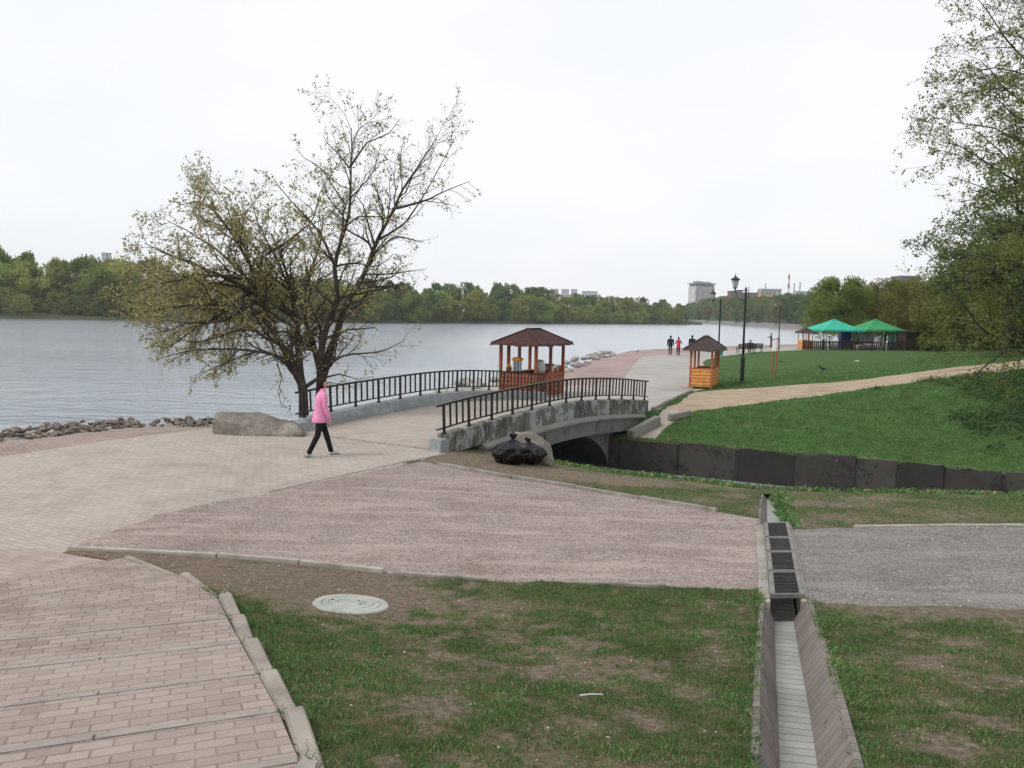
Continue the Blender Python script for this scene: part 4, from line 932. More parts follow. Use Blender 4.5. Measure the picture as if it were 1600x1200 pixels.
def person(loc, heading, H, top, legs, shoes, hair, label, pose, female=False, long_hair=0, fingers=True, lean=.03, headturn=0, sit=False, hood=None):
    """local frame: +y is where the person faces"""
    k = H/1.70; e = empty('person', loc, heading-math.pi/2, label, 'person'); V = Vector
    a = pose
    hipz = 0.0; hw = .085 if female else .09; swd = .165 if female else .195
    def leg(s, th, kn, out=.0):
        h = V((s*hw, 0, 0)); kn_p = h+V((s*out, math.sin(th), -math.cos(th)))*.42; an = kn_p+V((0, math.sin(th-kn), -math.cos(th-kn)))*.41
        return h, kn_p, an
    L = leg(-1, a['lt'], a['lk']); Rr = leg(1, a['rt'], a['rk'])
    zmin = min(L[2].z, Rr[2].z); pel = V((0, 0, -zmin+.085))
    if sit: pel = V((0, 0, .50)); 
    L = [p+pel for p in L]; Rr = [p+pel for p in Rr]
    sp = lambda z, y=0: pel+V((0, y+lean*z*2, z))
    wa, ch, nk, hd = sp(.14), sp(.36), sp(.52), sp(.60)
    def arm(s, th, el, out=.10, inw=0):
        sh = sp(.45)+V((s*swd, 0, 0)); eb = sh+V((s*out, math.sin(th), -math.cos(th))).normalized()*.285; wr = eb+V((s*(out*.3-inw), math.sin(th+el), -math.cos(th+el))).normalized()*.25
        return sh, eb, wr
    AL = arm(-1, a['la'], a['le'], a.get('lo', .12), a.get('li', 0)); AR = arm(1, a['ra'], a['re'], a.get('ro', .12), a.get('ri', 0))
    S = lambda p: tuple(V(p)*k)
    ct_, st_ = math.cos(headturn), math.sin(headturn); hc = sp(.62, .012)
    HF = lambda x, y, z: hc+V((x*ct_-y*st_, x*st_+y*ct_, z))
    # one continuous body surface: pelvis, torso, neck, head with nose, arms, hands, legs
    nodes = [(S(pel), .10*k), (S(wa), .095*k, .075*k), (S(ch), .115*k, .085*k), (S(sp(.44)), .045*k), (S(nk), .043*k), (S(HF(0, .0, -.03)), .055*k, .06*k), (S(HF(0, .0, .045)), .074*k, .088*k), (S(HF(0, -.005, .125)), .055*k, .065*k)]
    ed = [(0, 1), (1, 2), (2, 3), (3, 4), (4, 5), (5, 6), (6, 7)]
    def chain(start, pts):
        i = start
        for p, r_ in pts: nodes.append((S(p), r_*k)); ed.append((i, len(nodes)-1)); i = len(nodes)-1
        return i
    for s, A_ in ((-1, AL), (1, AR)):
        w = chain(3, [(A_[0]-V((0, 0, .02)), .042), (A_[1], .036), (A_[2], .024)])
        d = (A_[2]-A_[1]).normalized(); fwd = V((0, 1, 0)); pc = A_[2]+d*.055
        pi_ = chain(w, [(pc, .028)])
        if fingers:
            side = V((0, 1, 0))-d*d.y; side.normalize(); nrm = d.cross(side)*s
            for f_, ln in ((-1.5, .062), (-.5, .075), (.5, .08), (1.5, .07)):
                b0 = pc+d*.035+side*f_*.019; c_ = -nrm*(.012)
                chain(pi_, [(b0, .0095), (b0+d*ln*.5+c_, .0088), (b0+d*ln*.85+c_*3, .0078)])
            chain(pi_, [(pc+side*.035-d*.01, .0105), (pc+side*.05+d*.03+(-nrm)*.01, .0095)])
        else: chain(pi_, [(pc+d*.06, .02)])
    for s, L_ in ((-1, L), (1, Rr)): chain(0, [(L_[0]+V((0, 0, -.04)), .075), (L_[1], .052), (L_[2], .036)])
    body = skinmesh('body', nodes, ed, M_skin, e, 2)
    # face
    MB().lathe([(.004, .02), (.016, .0), (.012, -.012)], S(HF(0, .088, .01)), 8).build('nose', M_skin, body, smooth=True)
    for s in (-1, 1):
        MB().lathe([(.002, -.011), (.010, -.006), (.012, 0), (.010, .006), (.002, .011)], S(HF(s*.030, .078, .045)), 8).build('eye', mat('eye_dark', (.05, .035, .03), bump=0), body, smooth=True)
        MB().lathe([(.004, -.03), (.014, -.015), (.016, .01), (.006, .028)], S(HF(s*.077, 0, .03)), 8).build('ear', M_skin, body, smooth=True)
    MB().box(S(HF(0, .082, -.022)), (.042, .012, .008)).build('mouth', mat('lips', (.35, .12, .10), bump=0), body)
    # jacket (torso shell, sleeves, collar) and trousers
    fx = .9 if female else 1.0
    def shell(rows):
        mb = MB(); n = 24; vs = []
        for c_, rx, ry in rows:
            for q in range(n):
                an = 2*math.pi*q/n; x = math.cos(an); y = math.sin(an); x = math.copysign(abs(x)**.8, x); y = math.copysign(abs(y)**.85, y)
                vs.append(tuple((c_+V((x*rx, y*ry, 0))*(.97+.11*(float(fbm(x*1.6+c_.z*7+9, y*1.6+c_.z*11, 3, 3))-.5)*2))*k))
        m_ = len(rows); mb.add(vs, [(i*n+q, i*n+(q+1) % n, (i+1)*n+(q+1) % n, (i+1)*n+q) for i in range(m_-1) for q in range(n)]+[tuple(range(n-1, -1, -1)), tuple((m_-1)*n+q for q in range(n))]); return mb
    jb = shell([(sp(-.15), .172, .142), (sp(-.14), .180*(1 if female else .97), .150), (sp(-.09), .180*(1 if female else .97), .145), (sp(.0), .176, .143), (sp(.13), .162*fx, .130), (sp(.27), .168*fx, .125), (sp(.37), .182*fx, .125), (sp(.43), .168*fx, .108), (sp(.475), .12*fx, .085), (sp(.50), .072, .068), (sp(.545), .064, .066), (sp(.55), .05, .052)])
    for s, A_ in ((-1, AL), (1, AR)):
        sh0 = A_[0]+V((-s*.045, 0, -.012)); pts = [sh0, A_[0]+V((-s*.008, 0, -.02)), A_[0].lerp(A_[1], .35), A_[0].lerp(A_[1], .7), A_[1], A_[1].lerp(A_[2], .3), A_[1].lerp(A_[2], .65), A_[2]-(A_[2]-A_[1])*.03, A_[2]-(A_[2]-A_[1])*.02]
        jb.tube([tuple(p*k) for p in pts], [r_*k*fx for r_ in (.06, .072, .066, .061, .058, .056, .050, .044, .03)], 14)
    jb.build('jacket', top, e, smooth=True)
    tb = shell([(pel+V((0, 0, -.07)), .10, .08), (pel+V((0, 0, -.05)), .142, .105), (pel+V((0, 0, .0)), .150, .115), (pel+V((0, 0, .05)), .140, .11), (pel+V((0, 0, .09)), .10, .08)])
    for s, L_ in ((-1, L), (1, Rr)):
        pts = [L_[0]+V((0, 0, .03)), L_[0]+V((0, 0, -.06)), L_[0].lerp(L_[1], .4), L_[0].lerp(L_[1], .75), L_[1], L_[1].lerp(L_[2], .25), L_[1].lerp(L_[2], .6), L_[2]+V((0, 0, .0)), L_[2]+V((0, 0, -.012))]
        tb.tube([tuple(p*k) for p in pts], [r_*k for r_ in (.06, .082, .078, .068, .062, .061, .054, .052, .045)], 16)
    tb.build('trousers', legs, e, smooth=True)
    for s, L_, ft in ((-1, L, a.get('lf', 0)), (1, Rr, a.get('rf', 0))):
        an = L_[2]; d = V((0, math.cos(ft), math.sin(ft))); u = V((0, -math.sin(ft), math.cos(ft)))
        sn = [(S(an-d*.055-u*.04), .042*k, .04*k), (S(an+u*-.02), .044*k, .045*k), (S(an+d*.07-u*.045), .042*k, .034*k), (S(an+d*.16-u*.058), .036*k, .022*k)]
        sh = skinmesh('shoe', sn, [(0, 1), (1, 2), (2, 3)], shoes, e, 2)
        b_ = MB(); b_.bar(S(an-d*.09-u*.078), S(an+d*.19-u*.078), .078*k, .018*k); b_.build('sole', mat('shoe_sole', (.35, .34, .32)), sh, bevel=.006)
    hb = MB(); n = 20; vs = []; rows = 12
    for i in range(rows+1):
        ph = math.pi*i/rows
        for q in range(n):
            an = 2*math.pi*q/n; x, y, z = math.sin(ph)*math.cos(an), math.sin(ph)*math.sin(an), math.cos(ph)
            if y > .25 and z < .45: y = .25-(.3 if z < .2 else .1)*(y-.25); x *= .9
            wv = 1+.05*math.sin(9*an+i)
            vs.append(tuple(HF(x*.092*wv, -.022+y*.108*wv, .055+z*(.098 if z > 0 else .125))*k))
    hb.add(vs, [(i*n+q, (i+1)*n+q, (i+1)*n+(q+1) % n, i*n+(q+1) % n) for i in range(rows) for q in range(n)])
    if long_hair: hb.tube([S(HF(0, -.09, .02)), S(HF(0, -.115, -.04)), S(HF(0, -.11, -.10-long_hair))], [.055*k, .05*k, .02*k], 10)
    elif female: hb.tube([S(HF(0, -.09, .0)), S(HF(0, -.105, -.05)), S(HF(0, -.10, -.10))], [.06*k, .055*k, .03*k], 10)
    hb.build('hair', hair, e, smooth=True)
    return e
M_pinkj = cloth('pink_quilted_jacket', (.78, .29, .50)); M_blackt = cloth('black_trousers', (.012, .012, .014)); M_hair = cloth('dark_brown_hair', (.022, .012, .009))
M_shoe = cloth('silver_trainers', (.42, .42, .42)); M_redj = cloth('red_jacket', (.55, .03, .05)); M_navy = cloth('dark_navy_jacket', (.018, .022, .03)); M_dkt = cloth('charcoal_trousers', (.025, .025, .028)); M_bei = cloth('beige_trousers', (.22, .19, .16)); M_bsh = cloth('dark_shoes', (.02, .02, .02)); M_gry = cloth('grey_jacket', (.14, .14, .15)); M_gh = cloth('grey_hair', (.2, .19, .18))
wp = at(500, 713, 0); hd = math.atan2(.42, .9)
person((wp.x, wp.y, 0), hd, 1.68, M_pinkj, M_blackt, M_shoe, M_hair, 'woman in pink jacket and black trousers walking towards the footbridge', dict(lt=.34, lk=.06, rt=-.16, rk=.30, la=-.28, le=.25, ra=.10, re=.22, rf=-.35, lf=.12, ro=.06, lo=.05), female=True, headturn=-.15, lean=.05)
def gp(px, py): q = gr(px, py); return (q.x, q.y, q.z+.02)
up = math.atan2(1, .22)
person(gp(1047, 555.5), up, 1.78, M_navy, M_dkt, M_bsh, M_hair, 'man in dark jacket walking away beside a woman in red', dict(lt=.22, lk=.05, rt=-.22, rk=.25, la=-.2, le=.2, ra=.22, re=.25), fingers=False)
person(gp(1059.5, 556), up, 1.66, M_redj, M_blackt, M_bsh, M_hair, 'woman in red jacket walking away beside a man in dark clothes', dict(lt=-.18, lk=.2, rt=.2, rk=.05, la=.3, le=1.2, ra=.3, re=1.2, lo=.35, ro=.35), female=True, fingers=False, long_hair=.06)
q_ = gr(1080.5, 556.5); person((q_.x, q_.y, q_.z+.02), up-.1, 1.84, M_navy, M_bei, M_bsh, M_hair, 'man in black jacket and beige trousers seen beyond the orange kiosk roof', dict(lt=.12, lk=.05, rt=-.12, rk=.12, la=.05, le=.3, ra=.05, re=.3), fingers=False)
person(gp(1204.5, 543), up+1.5, 1.74, M_gry, M_dkt, M_bsh, M_gh, 'person in grey top standing near the water by the farthest lamp', dict(lt=.08, lk=.02, rt=-.08, rk=.1, la=.4, le=1.5, ra=.4, re=1.5, lo=.3, ro=.3), fingers=False)
person((p2.x-.25, p2.y+.5, p2.z-.02), math.pi/2-.1, 1.72, M_gry, M_dkt, M_bsh, M_gh, 'person in dark clothes sitting on the right black bench facing the river', dict(lt=1.5, lk=1.5, rt=1.4, rk=1.45, la=.3, le=.9, ra=.3, re=.9), fingers=False, sit=True)
# birds
M_bird = mat('dark_feathers', (.03, .03, .035), (.02, .02, .022), (.07, .07, .075), 20, .6, .2, 60, .002)
def bird(loc, rz, k, label, cat):
    n = [((0, 0, .11), .05, .05), ((0, .07, .13), .045, .045), ((0, .12, .18), .026), ((0, .16, .21), .027), ((0, .21, .205), .006), ((0, -.09, .10), .03, .02), ((0, -.22, .085), .03, .008), ((.025, -.0, .06), .009), ((.025, .0, .0), .006), ((-.025, 0, .06), .009), ((-.025, 0, .0), .006), ((.025, .05, .0), .005), ((-.025, .05, .0), .005)]
    n = [(tuple(v*k for v in a[0]),)+tuple(v*k for v in a[1:]) for a in n]
    o = skinmesh('bird', n, [(0, 1), (1, 2), (2, 3), (3, 4), (0, 5), (5, 6), (0, 7), (7, 8), (0, 9), (9, 10), (8, 11), (10, 12)], M_bird, None, 1); o.location = loc; o.rotation_euler = (0, 0, rz); tag(o, label, cat)
bird(gp(1286, 581), 1.5, 1.5, 'dark crow on the open lawn between notice board and dirt path', 'bird')
bird(gp(1220, 567), .8, .9, 'small dark bird on the lawn just right of the notice board', 'bird')
bird(gp(996, 551), -1, 1.0, 'lone pigeon on the pink edge of the far promenade', 'bird')
# ================================================================== LAKESIDE CAFE
M_dkw = mat('dark_fence_wood', (.032, .022, .017), (.022, .015, .012), (.055, .036, .026), 3, .8, .4, 20, .01)
def canvas(name, c):
    m, nt, b, tc = newmat(name); n = noise(nt, tc.outputs['Object'], 1.5, 5); nt.links.new(ramp(nt, n, [(.3, tuple(v*.8 for v in c)), (.7, tuple(min(1, v*1.12) for v in c))]), b.inputs['Base Color']); b.inputs['Roughness'].default_value = .8; return m
M_tent1 = canvas('turquoise_canvas', (.02, .40, .27)); M_tent2 = canvas('green_canvas', (.025, .27, .10))
def WP(px, d, z=None):
    x = (px-800)/F*d; return Vector((x, d, tz(x, d) if z is None else z))
def tent(px, d, hw, ze, zp, mt, label):
    c = WP(px, d); e = empty('canopy_tent', c, .12, label, 'tent', 'green canopies of the lakeside cafe')
    mb = MB(); n = 4; top = [(math.cos(a)*.28, math.sin(a)*.28) for a in [math.pi/4+k*math.pi/2 for k in range(4)]]
    cs = [(-hw, -hw), (hw, -hw), (hw, hw), (-hw, hw)]; tt = [(-.25, -.25), (.25, -.25), (.25, .25), (-.25, .25)]
    ring = []
    for t in (0, .35, .7, 1):
        for (cx_, cy_), (tx, ty) in zip(cs, tt):
            x = cx_+(tx-cx_)*t; y = cy_+(ty-cy_)*t; ring.append((x, y, ze+(zp-ze)*(t**1.12)))
    mb.add(ring, [(i*4+k, i*4+(k+1) % 4, i*4+4+(k+1) % 4, i*4+4+k) for i in range(3) for k in range(4)]+[(12, 13, 14, 15)])
    vs = [(x, y, ze) for x, y in cs]+[(x*1.01, y*1.01, ze-.2) for x, y in cs]; mb.add(vs, [(k, k+4, (k+1) % 4+4, (k+1) % 4) for k in range(4)])
    cn = mb.build('canopy', mt, e); MB().add([(x*1.3, y*1.3, zp+.02) for x, y in tt]+[(0, 0, zp+.14)], [(0, 1, 4), (1, 2, 4), (2, 3, 4), (3, 0, 4)]).build('vent_cap', mt, cn)
    for x, y in cs: MB().box((x*.95, y*.95, ze/2), (.06, .06, ze)).build('pole', M_blk, e)
    return e
tent(1299, 93, 2.45, 2.2, 3.25, M_tent1, 'bright turquoise canopy tent, left of the two at the cafe')
tent(1363.5, 93.5, 2.3, 2.25, 3.3, M_tent2, 'darker green canopy tent, right of the two at the cafe, partly behind branches')
# small kiosk at the fence corner
c = WP(1250, 88.4); shelter('kiosk', (c.x+.1, c.y, c.z), 0, 1.1, 1.3, .95, 1.85, .5, .3, .3, M_orw, M_shb, 'small wooden kiosk at the left end of the cafe fence', 'kiosk', 5, [(0, 0), (1.1, 0), (1.1, 1.3), (0, 1.3), (.4, 0), (.75, 0)], .08)
def picket(pa, pb, label, gap=.30, dens=1.0, h=1.02):
    a = Vector(pa); b = Vector(pb); e = empty('picket_fence', a, 0, label, 'fence'); L = (b-a).length; d = (b-a).normalized(); n = int(L/.21)
    pk = MB(); r_ = random.Random(int(L*10))
    for i in range(n):
        if r_.random() > dens: continue
        q = a+d*(i+.5)*L/n; hh = h+r_.uniform(-.05, .05); w_ = .075
        q1, q2 = q-d*w_, q+d*w_; z = q.z
        pk.prism([(q1.x, q1.y-.012), (q2.x, q2.y-.012), (q2.x, q2.y+.012), (q1.x, q1.y+.012)], z, [z+hh-.05, z+hh-.05, z+hh-.05, z+hh-.05]); pk.add([(q1.x, q1.y-.012, z+hh-.05), (q2.x, q2.y-.012, z+hh-.05), (q.x, q.y, z+hh+.03)], [(0, 1, 2)])
    pk.build('pickets', M_dkw, e, True)
    for zz in (.25, .8): mb = MB(); mb.bar(a+Vector((0, .03, zz)), b+Vector((0, .03, zz)), .04, .08); mb.build('rail', M_dkw, e, True)
    for k in range(int(L/2.2)+1):
        q = a.lerp(b, min(1, k*2.2/L)); MB().box((q.x, q.y+.07, q.z+.55), (.09, .09, 1.1)).build('post', M_dkw, e, True)
f0, f1, f2 = WP(1254, 87.6), WP(1330, 87.9), WP(1411, 88.2)
picket(f0, f1, 'dark wooden picket fence in front of the turquoise cafe tent', dens=.97)
picket(f1, f2, 'dark wooden picket fence with gaps in front of the green cafe tent', dens=.85)
def simple(name, mb, mt, loc, label, cat, group=None, bevel=.02, rz=0):
    o = mb.build(name, mt, bevel=bevel); o.location = loc; o.rotation_euler = (0, 0, rz); return tag(o, label, cat, group)
M_blue = mat('blue_cabinet_paint', (.02, .06, .36), None, None, 4, .45, .05, 30, .001)
c = WP(1318, 94); e = empty('blue_cabinet', c, 0, 'blue drinks cabinet under the turquoise cafe tent', 'cabinet'); MB().box((0, 0, 1.0), (1.15, .7, 1.9)).build('body', M_blue, e, bevel=.04); MB().box((-.2, -.37, 1.05), (.72, .04, 1.6)).build('door', M_blue, e, bevel=.02); MB().box((.1, -.41, 1.05), (.04, .04, .5)).build('handle', M_steel, e)
M_dgc = canvas('dark_green_canvas', (.02, .06, .05)); M_ban = canvas('white_banner_cloth', (.42, .42, .42))
c = WP(1335, 91); e = empty('closed_parasol', c, 0, 'closed dark green parasol between the two cafe tents', 'parasol'); MB().lathe([(.04, .5), (.36, .55), (.30, 1.2), (.16, 2.0), (.04, 2.3)], n=10).build('canopy', M_dgc, e, smooth=True); MB().lathe([(.25, 0), (.25, .08), (.025, .1), (.025, 2.4)], n=10).build('pole', M_blk, e)
c = WP(1351, 92.4); o = MB(); o.add([(x*.2-.9, .06*math.sin(x*1.1), z) for z in (.75, 1.95) for x in range(10)]+[(x*.2-.9, .06*math.sin(x*1.1)+.02, z) for z in (.75, 1.95) for x in range(10)], [(x, x+1, x+11, x+10) for x in range(9)]+[(20+x, 30+x, 31+x, 21+x) for x in range(9)]); o = o.build('hanging_cloth', M_ban); o.location = c; tag(o, 'pale cloth screen hanging under the green cafe tent', 'cloth')
c = WP(1398, 91.5); o = MB(); o.add([(x*.14-.9, .09*math.sin(x*1.9), z) for z in (.2, 2.15) for x in range(14)]+[(x*.14-.9, .09*math.sin(x*1.9)+.02, z) for z in (.2, 2.15) for x in range(14)], [(x, x+1, x+15, x+14) for x in range(13)]+[(28+x, 42+x, 43+x, 29+x) for x in range(13)]); o = o.build('side_curtain', canvas('faded_green_canvas', (.05, .16, .11))); o.location = c; tag(o, 'faded green side curtain at the right end of the cafe', 'curtain')
M_wt = mat('white_plastic', (.7, .7, .7))
def ptable(loc, label):
    e = empty('cafe_table', loc, 0, label, 'table', 'white plastic tables of the cafe'); MB().lathe([(.42, .70), (.45, .71), (.45, .74), (.40, .745)], n=16).build('tabletop', M_wt, e)
    for a_ in range(4): x, y = .3*math.cos(a_*1.57+.7), .3*math.sin(a_*1.57+.7); MB().tube([(x*1.2, y*1.2, 0), (x, y, .71)], .025, 6).build('leg', M_wt, e)
def pchair(loc, rz, label, mt):
    e = empty('cafe_chair', loc, rz, label, 'chair', 'plastic chairs of the cafe'); MB().box((0, 0, .44), (.44, .42, .04)).build('seat', mt, e, bevel=.01); MB().box((0, -.22, .72), (.44, .04, .46)).build('backrest', mt, e, bevel=.01)
    for x in (-.19, .19):
        for y in (-.18, .18): MB().box((x, y, .22), (.035, .035, .44)).build('leg', mt, e)
ptable(WP(1379, 90.6), 'white plastic table under the green cafe tent'); ptable(WP(1290, 91.5), 'white plastic table under the turquoise cafe tent')
M_dkc = mat('dark_chair_plastic', (.02, .02, .022))
for i, (px, d, rz_, lb, mt_) in enumerate([(1372, 91, 1.2, 'white chair left of the table under the green cafe tent', M_wt), (1387, 90.9, -1.4, 'white chair right of the table under the green cafe tent', M_wt), (1283, 91.2, 1.4, 'dark chair left of the table under the turquoise tent', M_dkc), (1297, 91.3, -1.4, 'dark chair right of the table under the turquoise tent', M_dkc)]): pchair(WP(px, d), rz_, lb, mt_)
# dark shed at the right end
c = WP(1413, 89); e = empty('wooden_shed', c, 0, 'dark wooden shed at the right end of the cafe, under low branches', 'shed'); sw = 3.6
s = MB()
for i in range(24): s.box((.08+i*.15, 0, 1.0+.02*(i % 3)), (.135, .03, 1.95))
s.build('front_wall', M_dkw, e); MB().box((sw/2, 1.1, 1.0), (sw-.04, 2.1, 1.94)).build('body', M_dkw, e); MB().box((sw/2, 1.0, 2.06), (sw+.3, 2.5, .07)).build('roof', M_dkw, e)
# ================================================================== DISTANT BUILDINGS
def wmat(name, c): return mat(name, c, None, None, .15, .8, 0, 1, .1)
M_tower = wmat('pale_tower_cladding', (.50, .47, .46)); M_twin = wmat('tower_glass', (.13, .17, .20)); M_trim = wmat('tower_roof_trim', (.22, .27, .30))
def FP(px, d, z): return Vector(((px-800)/F*d, d, z))
d = 1000; c = FP(1091, d, 0); e = empty('tower_block', c, .35, 'wide pale tower block with dark roof storey above the far trees', 'tower block')
Wt, Dt, Ht = 27, 15, 44.5
MB().box((0, 0, (Ht-5)/2), (Wt, Dt, Ht-5)).build('wall', M_tower, e); MB().box((0, 0, Ht-3.6), (Wt-1.5, Dt-1.5, 2.8)).build('recessed_storey', M_twin, e)
rf = MB().box((0, 0, Ht-1.6), (Wt+2.4, Dt+2.4, 1.3)).build('roof', M_trim, e); MB().box((-6, 0, Ht+.2), (8, 8, 2.2)).build('plant_room', M_trim, rf); MB().box((5, 0, Ht-.1), (12, 7, 1.7)).build('plant_room', M_trim, rf)
for x in (-Wt/2+3, -4, 4, Wt/2-3.2):
    for k in range(12): MB().box((x, -Dt/2-.02, 3+k*2.95), (2.0 if x in (-Wt/2+3, Wt/2-3.2) else .9, .2, 1.7)).build('window', M_twin, e)
for x in np.linspace(-Wt/2+.4, Wt/2-.4, 14): MB().box((x, -Dt/2-.25, Ht/2-1), (.35, .5, Ht-4)).build('fin', M_tower, e)
def block(px0, px1, ytop, d, label, mw, name='apartment_block', dp=12, nw=6, wmt=None, rz=0, fl=3.2, base=8):
    x0 = (px0-800)/F*d; x1 = (px1-800)/F*d; hz = 489+((px0+px1)/2-800)*.021; zt = CH+(hz-ytop)/F*d; e = empty(name, ((x0+x1)/2, d, base), rz, label, 'building')
    W = x1-x0; H = zt-base; MB().box((0, 0, H/2), (W, dp, H)).build('wall', mw, e); MB().box((0, 0, H+.3), (W+.6, dp+.6, .6)).build('roof', M_trim, e)
    nf = min(4, max(1, int(H/fl)))
    for f in range(nf):
        for i in range(nw): MB().box((-W/2+W*(i+.5)/nw, -dp/2-.05, H-1.9-f*fl), (W/nw*.5, .2, 1.5)).build('window', wmt or M_twin, e)
    return e
M_beige = wmat('beige_render', (.52, .36, .24)); M_rb = wmat('red_brown_brick', (.17, .085, .075)); M_lg2 = wmat('pale_grey_render', (.45, .46, .47))
block(1180, 1204, 456.5, 800, 'beige building with dark windows above the far hillside trees', M_beige, nw=4, base=10)
block(1181, 1212, 453, 830, 'pale grey block behind the beige building on the hill', M_lg2, nw=5, base=12)
block(1134, 1152, 456, 780, 'red brown building left of the tall lamp lantern on the hill', M_rb, nw=4, base=10)
block(1153, 1176, 458.5, 785, 'lower red brown building just right of the lamp post on the hill', M_rb, nw=5, base=10)
block(1236, 1262, 456.5, 900, 'long low grey building beyond the chimneys', M_lg2, nw=6, base=10)
for px0, px1, yt, lb in ((859, 869, 452.5, 'leftmost pale tower block on the skyline above the far trees'), (874, 885, 453, 'second pale tower block on the skyline above the far trees'), (889, 898, 453, 'third pale tower block on the skyline above the far trees'), (906, 929, 456, 'wide low pale block on the skyline right of the three towers')):
    block(px0, px1, yt, 1250, lb, M_lg2, nw=5, dp=14, base=4)
block(163, 167, 397, 700, 'thin distant tower seen over the left tree line, left of a pair', M_lg2, nw=2, dp=6, base=4); block(169, 173, 397.5, 705, 'thin distant tower seen over the left tree line, right of a pair', M_lg2, nw=2, dp=6, base=4)
block(1391, 1421, 434, 420, 'grey high rise partly hidden behind right-hand tree crowns', wmat('grey_brown_panels', (.16, .15, .13)), nw=6, dp=10, base=4)
M_cr, M_cw, M_cg = wmat('chimney_red', (.32, .06, .06)), wmat('chimney_white', (.6, .6, .6)), wmat('chimney_grey', (.33, .36, .36))
def chimney(px, ytop, d, r_, label, striped):
    x = (px-800)/F*d; hz = 489+(px-800)*.021; zt = CH+(hz-ytop)/F*d; e = empty('chimney', (x, d, 8), 0, label, 'chimney'); H = zt-8
    if striped:
        n = 9
        for k in range(n): r0 = r_*(1.25-.3*k/n); r1 = r_*(1.25-.3*(k+1)/n); MB().lathe([(r0, H*k/n), (r1, H*(k+1)/n)], n=12).build('band', M_cr if k % 2 == 0 else M_cw, e)
    else: MB().lathe([(r_*1.2, 0), (r_, H-1), (r_*1.15, H-1), (r_*1.15, H)], n=12).build('stack', M_cg, e)
chimney(1226, 430, 1000, 1.15, 'tall red and white striped chimney on the skyline', True)
chimney(1234.8, 443, 1000, .75, 'grey chimney just right of the striped chimney', False); chimney(1243.6, 441.5, 1000, .8, 'grey chimney farthest right, next to the tree crown', False)
chimney(1190, 443.5, 950, .6, 'short thin chimney above the beige building', False)
# ================================================================== TREES
def leafmesh(pos, size, rs, stretch=1.6, droop=0):
    n = len(pos); P = np.asarray(pos, float); a = rs.normal(size=(n, 3)); a[:, 2] -= droop; a /= np.linalg.norm(a, axis=1)[:, None]+1e-9
    b = rs.normal(size=(n, 3)); b -= (b*a).sum(1)[:, None]*a; b /= np.linalg.norm(b, axis=1)[:, None]+1e-9
    s = (np.asarray(size)*rs.uniform(.6, 1.3, n))[:, None]
    V = np.stack([P, P+a*s*.45*stretch+b*s*.42, P+a*s*stretch, P+a*s*.45*stretch-b*s*.42], 1).reshape(-1, 3)
    return V, np.arange(4*n).reshape(-1, 4)
def leaf_mat(name, stops, scale=.6, trans=.35, rand=.0):
    m, nt, b, tc = newmat(name); o = tc.outputs['Object']
    n = noise(nt, o, scale, 4, .6); n2 = noise(nt, o, scale*14, 2, .8)
    f = math_(nt, 'ADD', math_(nt, 'MULTIPLY', n, .6), math_(nt, 'MULTIPLY', n2, .4)); c = ramp(nt, f, [(.34+.32*i/(len(stops)-1), s) for i, s in enumerate(stops)])
    if rand:
        oi = nt.nodes.new('ShaderNodeObjectInfo'); h = nt.nodes.new('ShaderNodeHueSaturation')
        mr = nt.nodes.new('ShaderNodeMapRange'); nt.links.new(oi.outputs['Random'], mr.inputs[0]); mr.inputs[3].default_value = .5-rand; mr.inputs[4].default_value = .5+rand*.7; nt.links.new(mr.outputs[0], h.inputs['Hue'])
        m3 = math_(nt, 'FRACT', math_(nt, 'MULTIPLY', oi.outputs['Random'], 7.3)); mr2 = nt.nodes.new('ShaderNodeMapRange'); nt.links.new(m3, mr2.inputs[0]); mr2.inputs[3].default_value = 1.0; mr2.inputs[4].default_value = 1.7; nt.links.new(mr2.outputs[0], h.inputs['Value'])
        nt.links.new(c, h.inputs['Color']); c = h.outputs[0]
    nt.links.new(c, b.inputs['Base Color']); b.inputs['Roughness'].default_value = .6; b.inputs['Specular IOR Level'].default_value = .2
    t = nt.nodes.new('ShaderNodeBsdfTranslucent'); nt.links.new(c, t.inputs[0]); mx = nt.nodes.new('ShaderNodeMixShader'); mx.inputs[0].default_value = trans
    nt.links.new(b.outputs[0], mx.inputs[1]); nt.links.new(t.outputs[0], mx.inputs[2]); nt.links.new(mx.outputs[0], nt.nodes['Material Output'].inputs[0]); return m
M_bark = mat('grey_brown_bark', (.060, .048, .038), (.035, .028, .022), (.095, .08, .065), 4, .9, .8, 22, .02)
M_barkd = mat('dark_bark', (.035, .028, .023), (.022, .018, .015), (.055, .045, .036), 4, .9, .8, 22, .02)
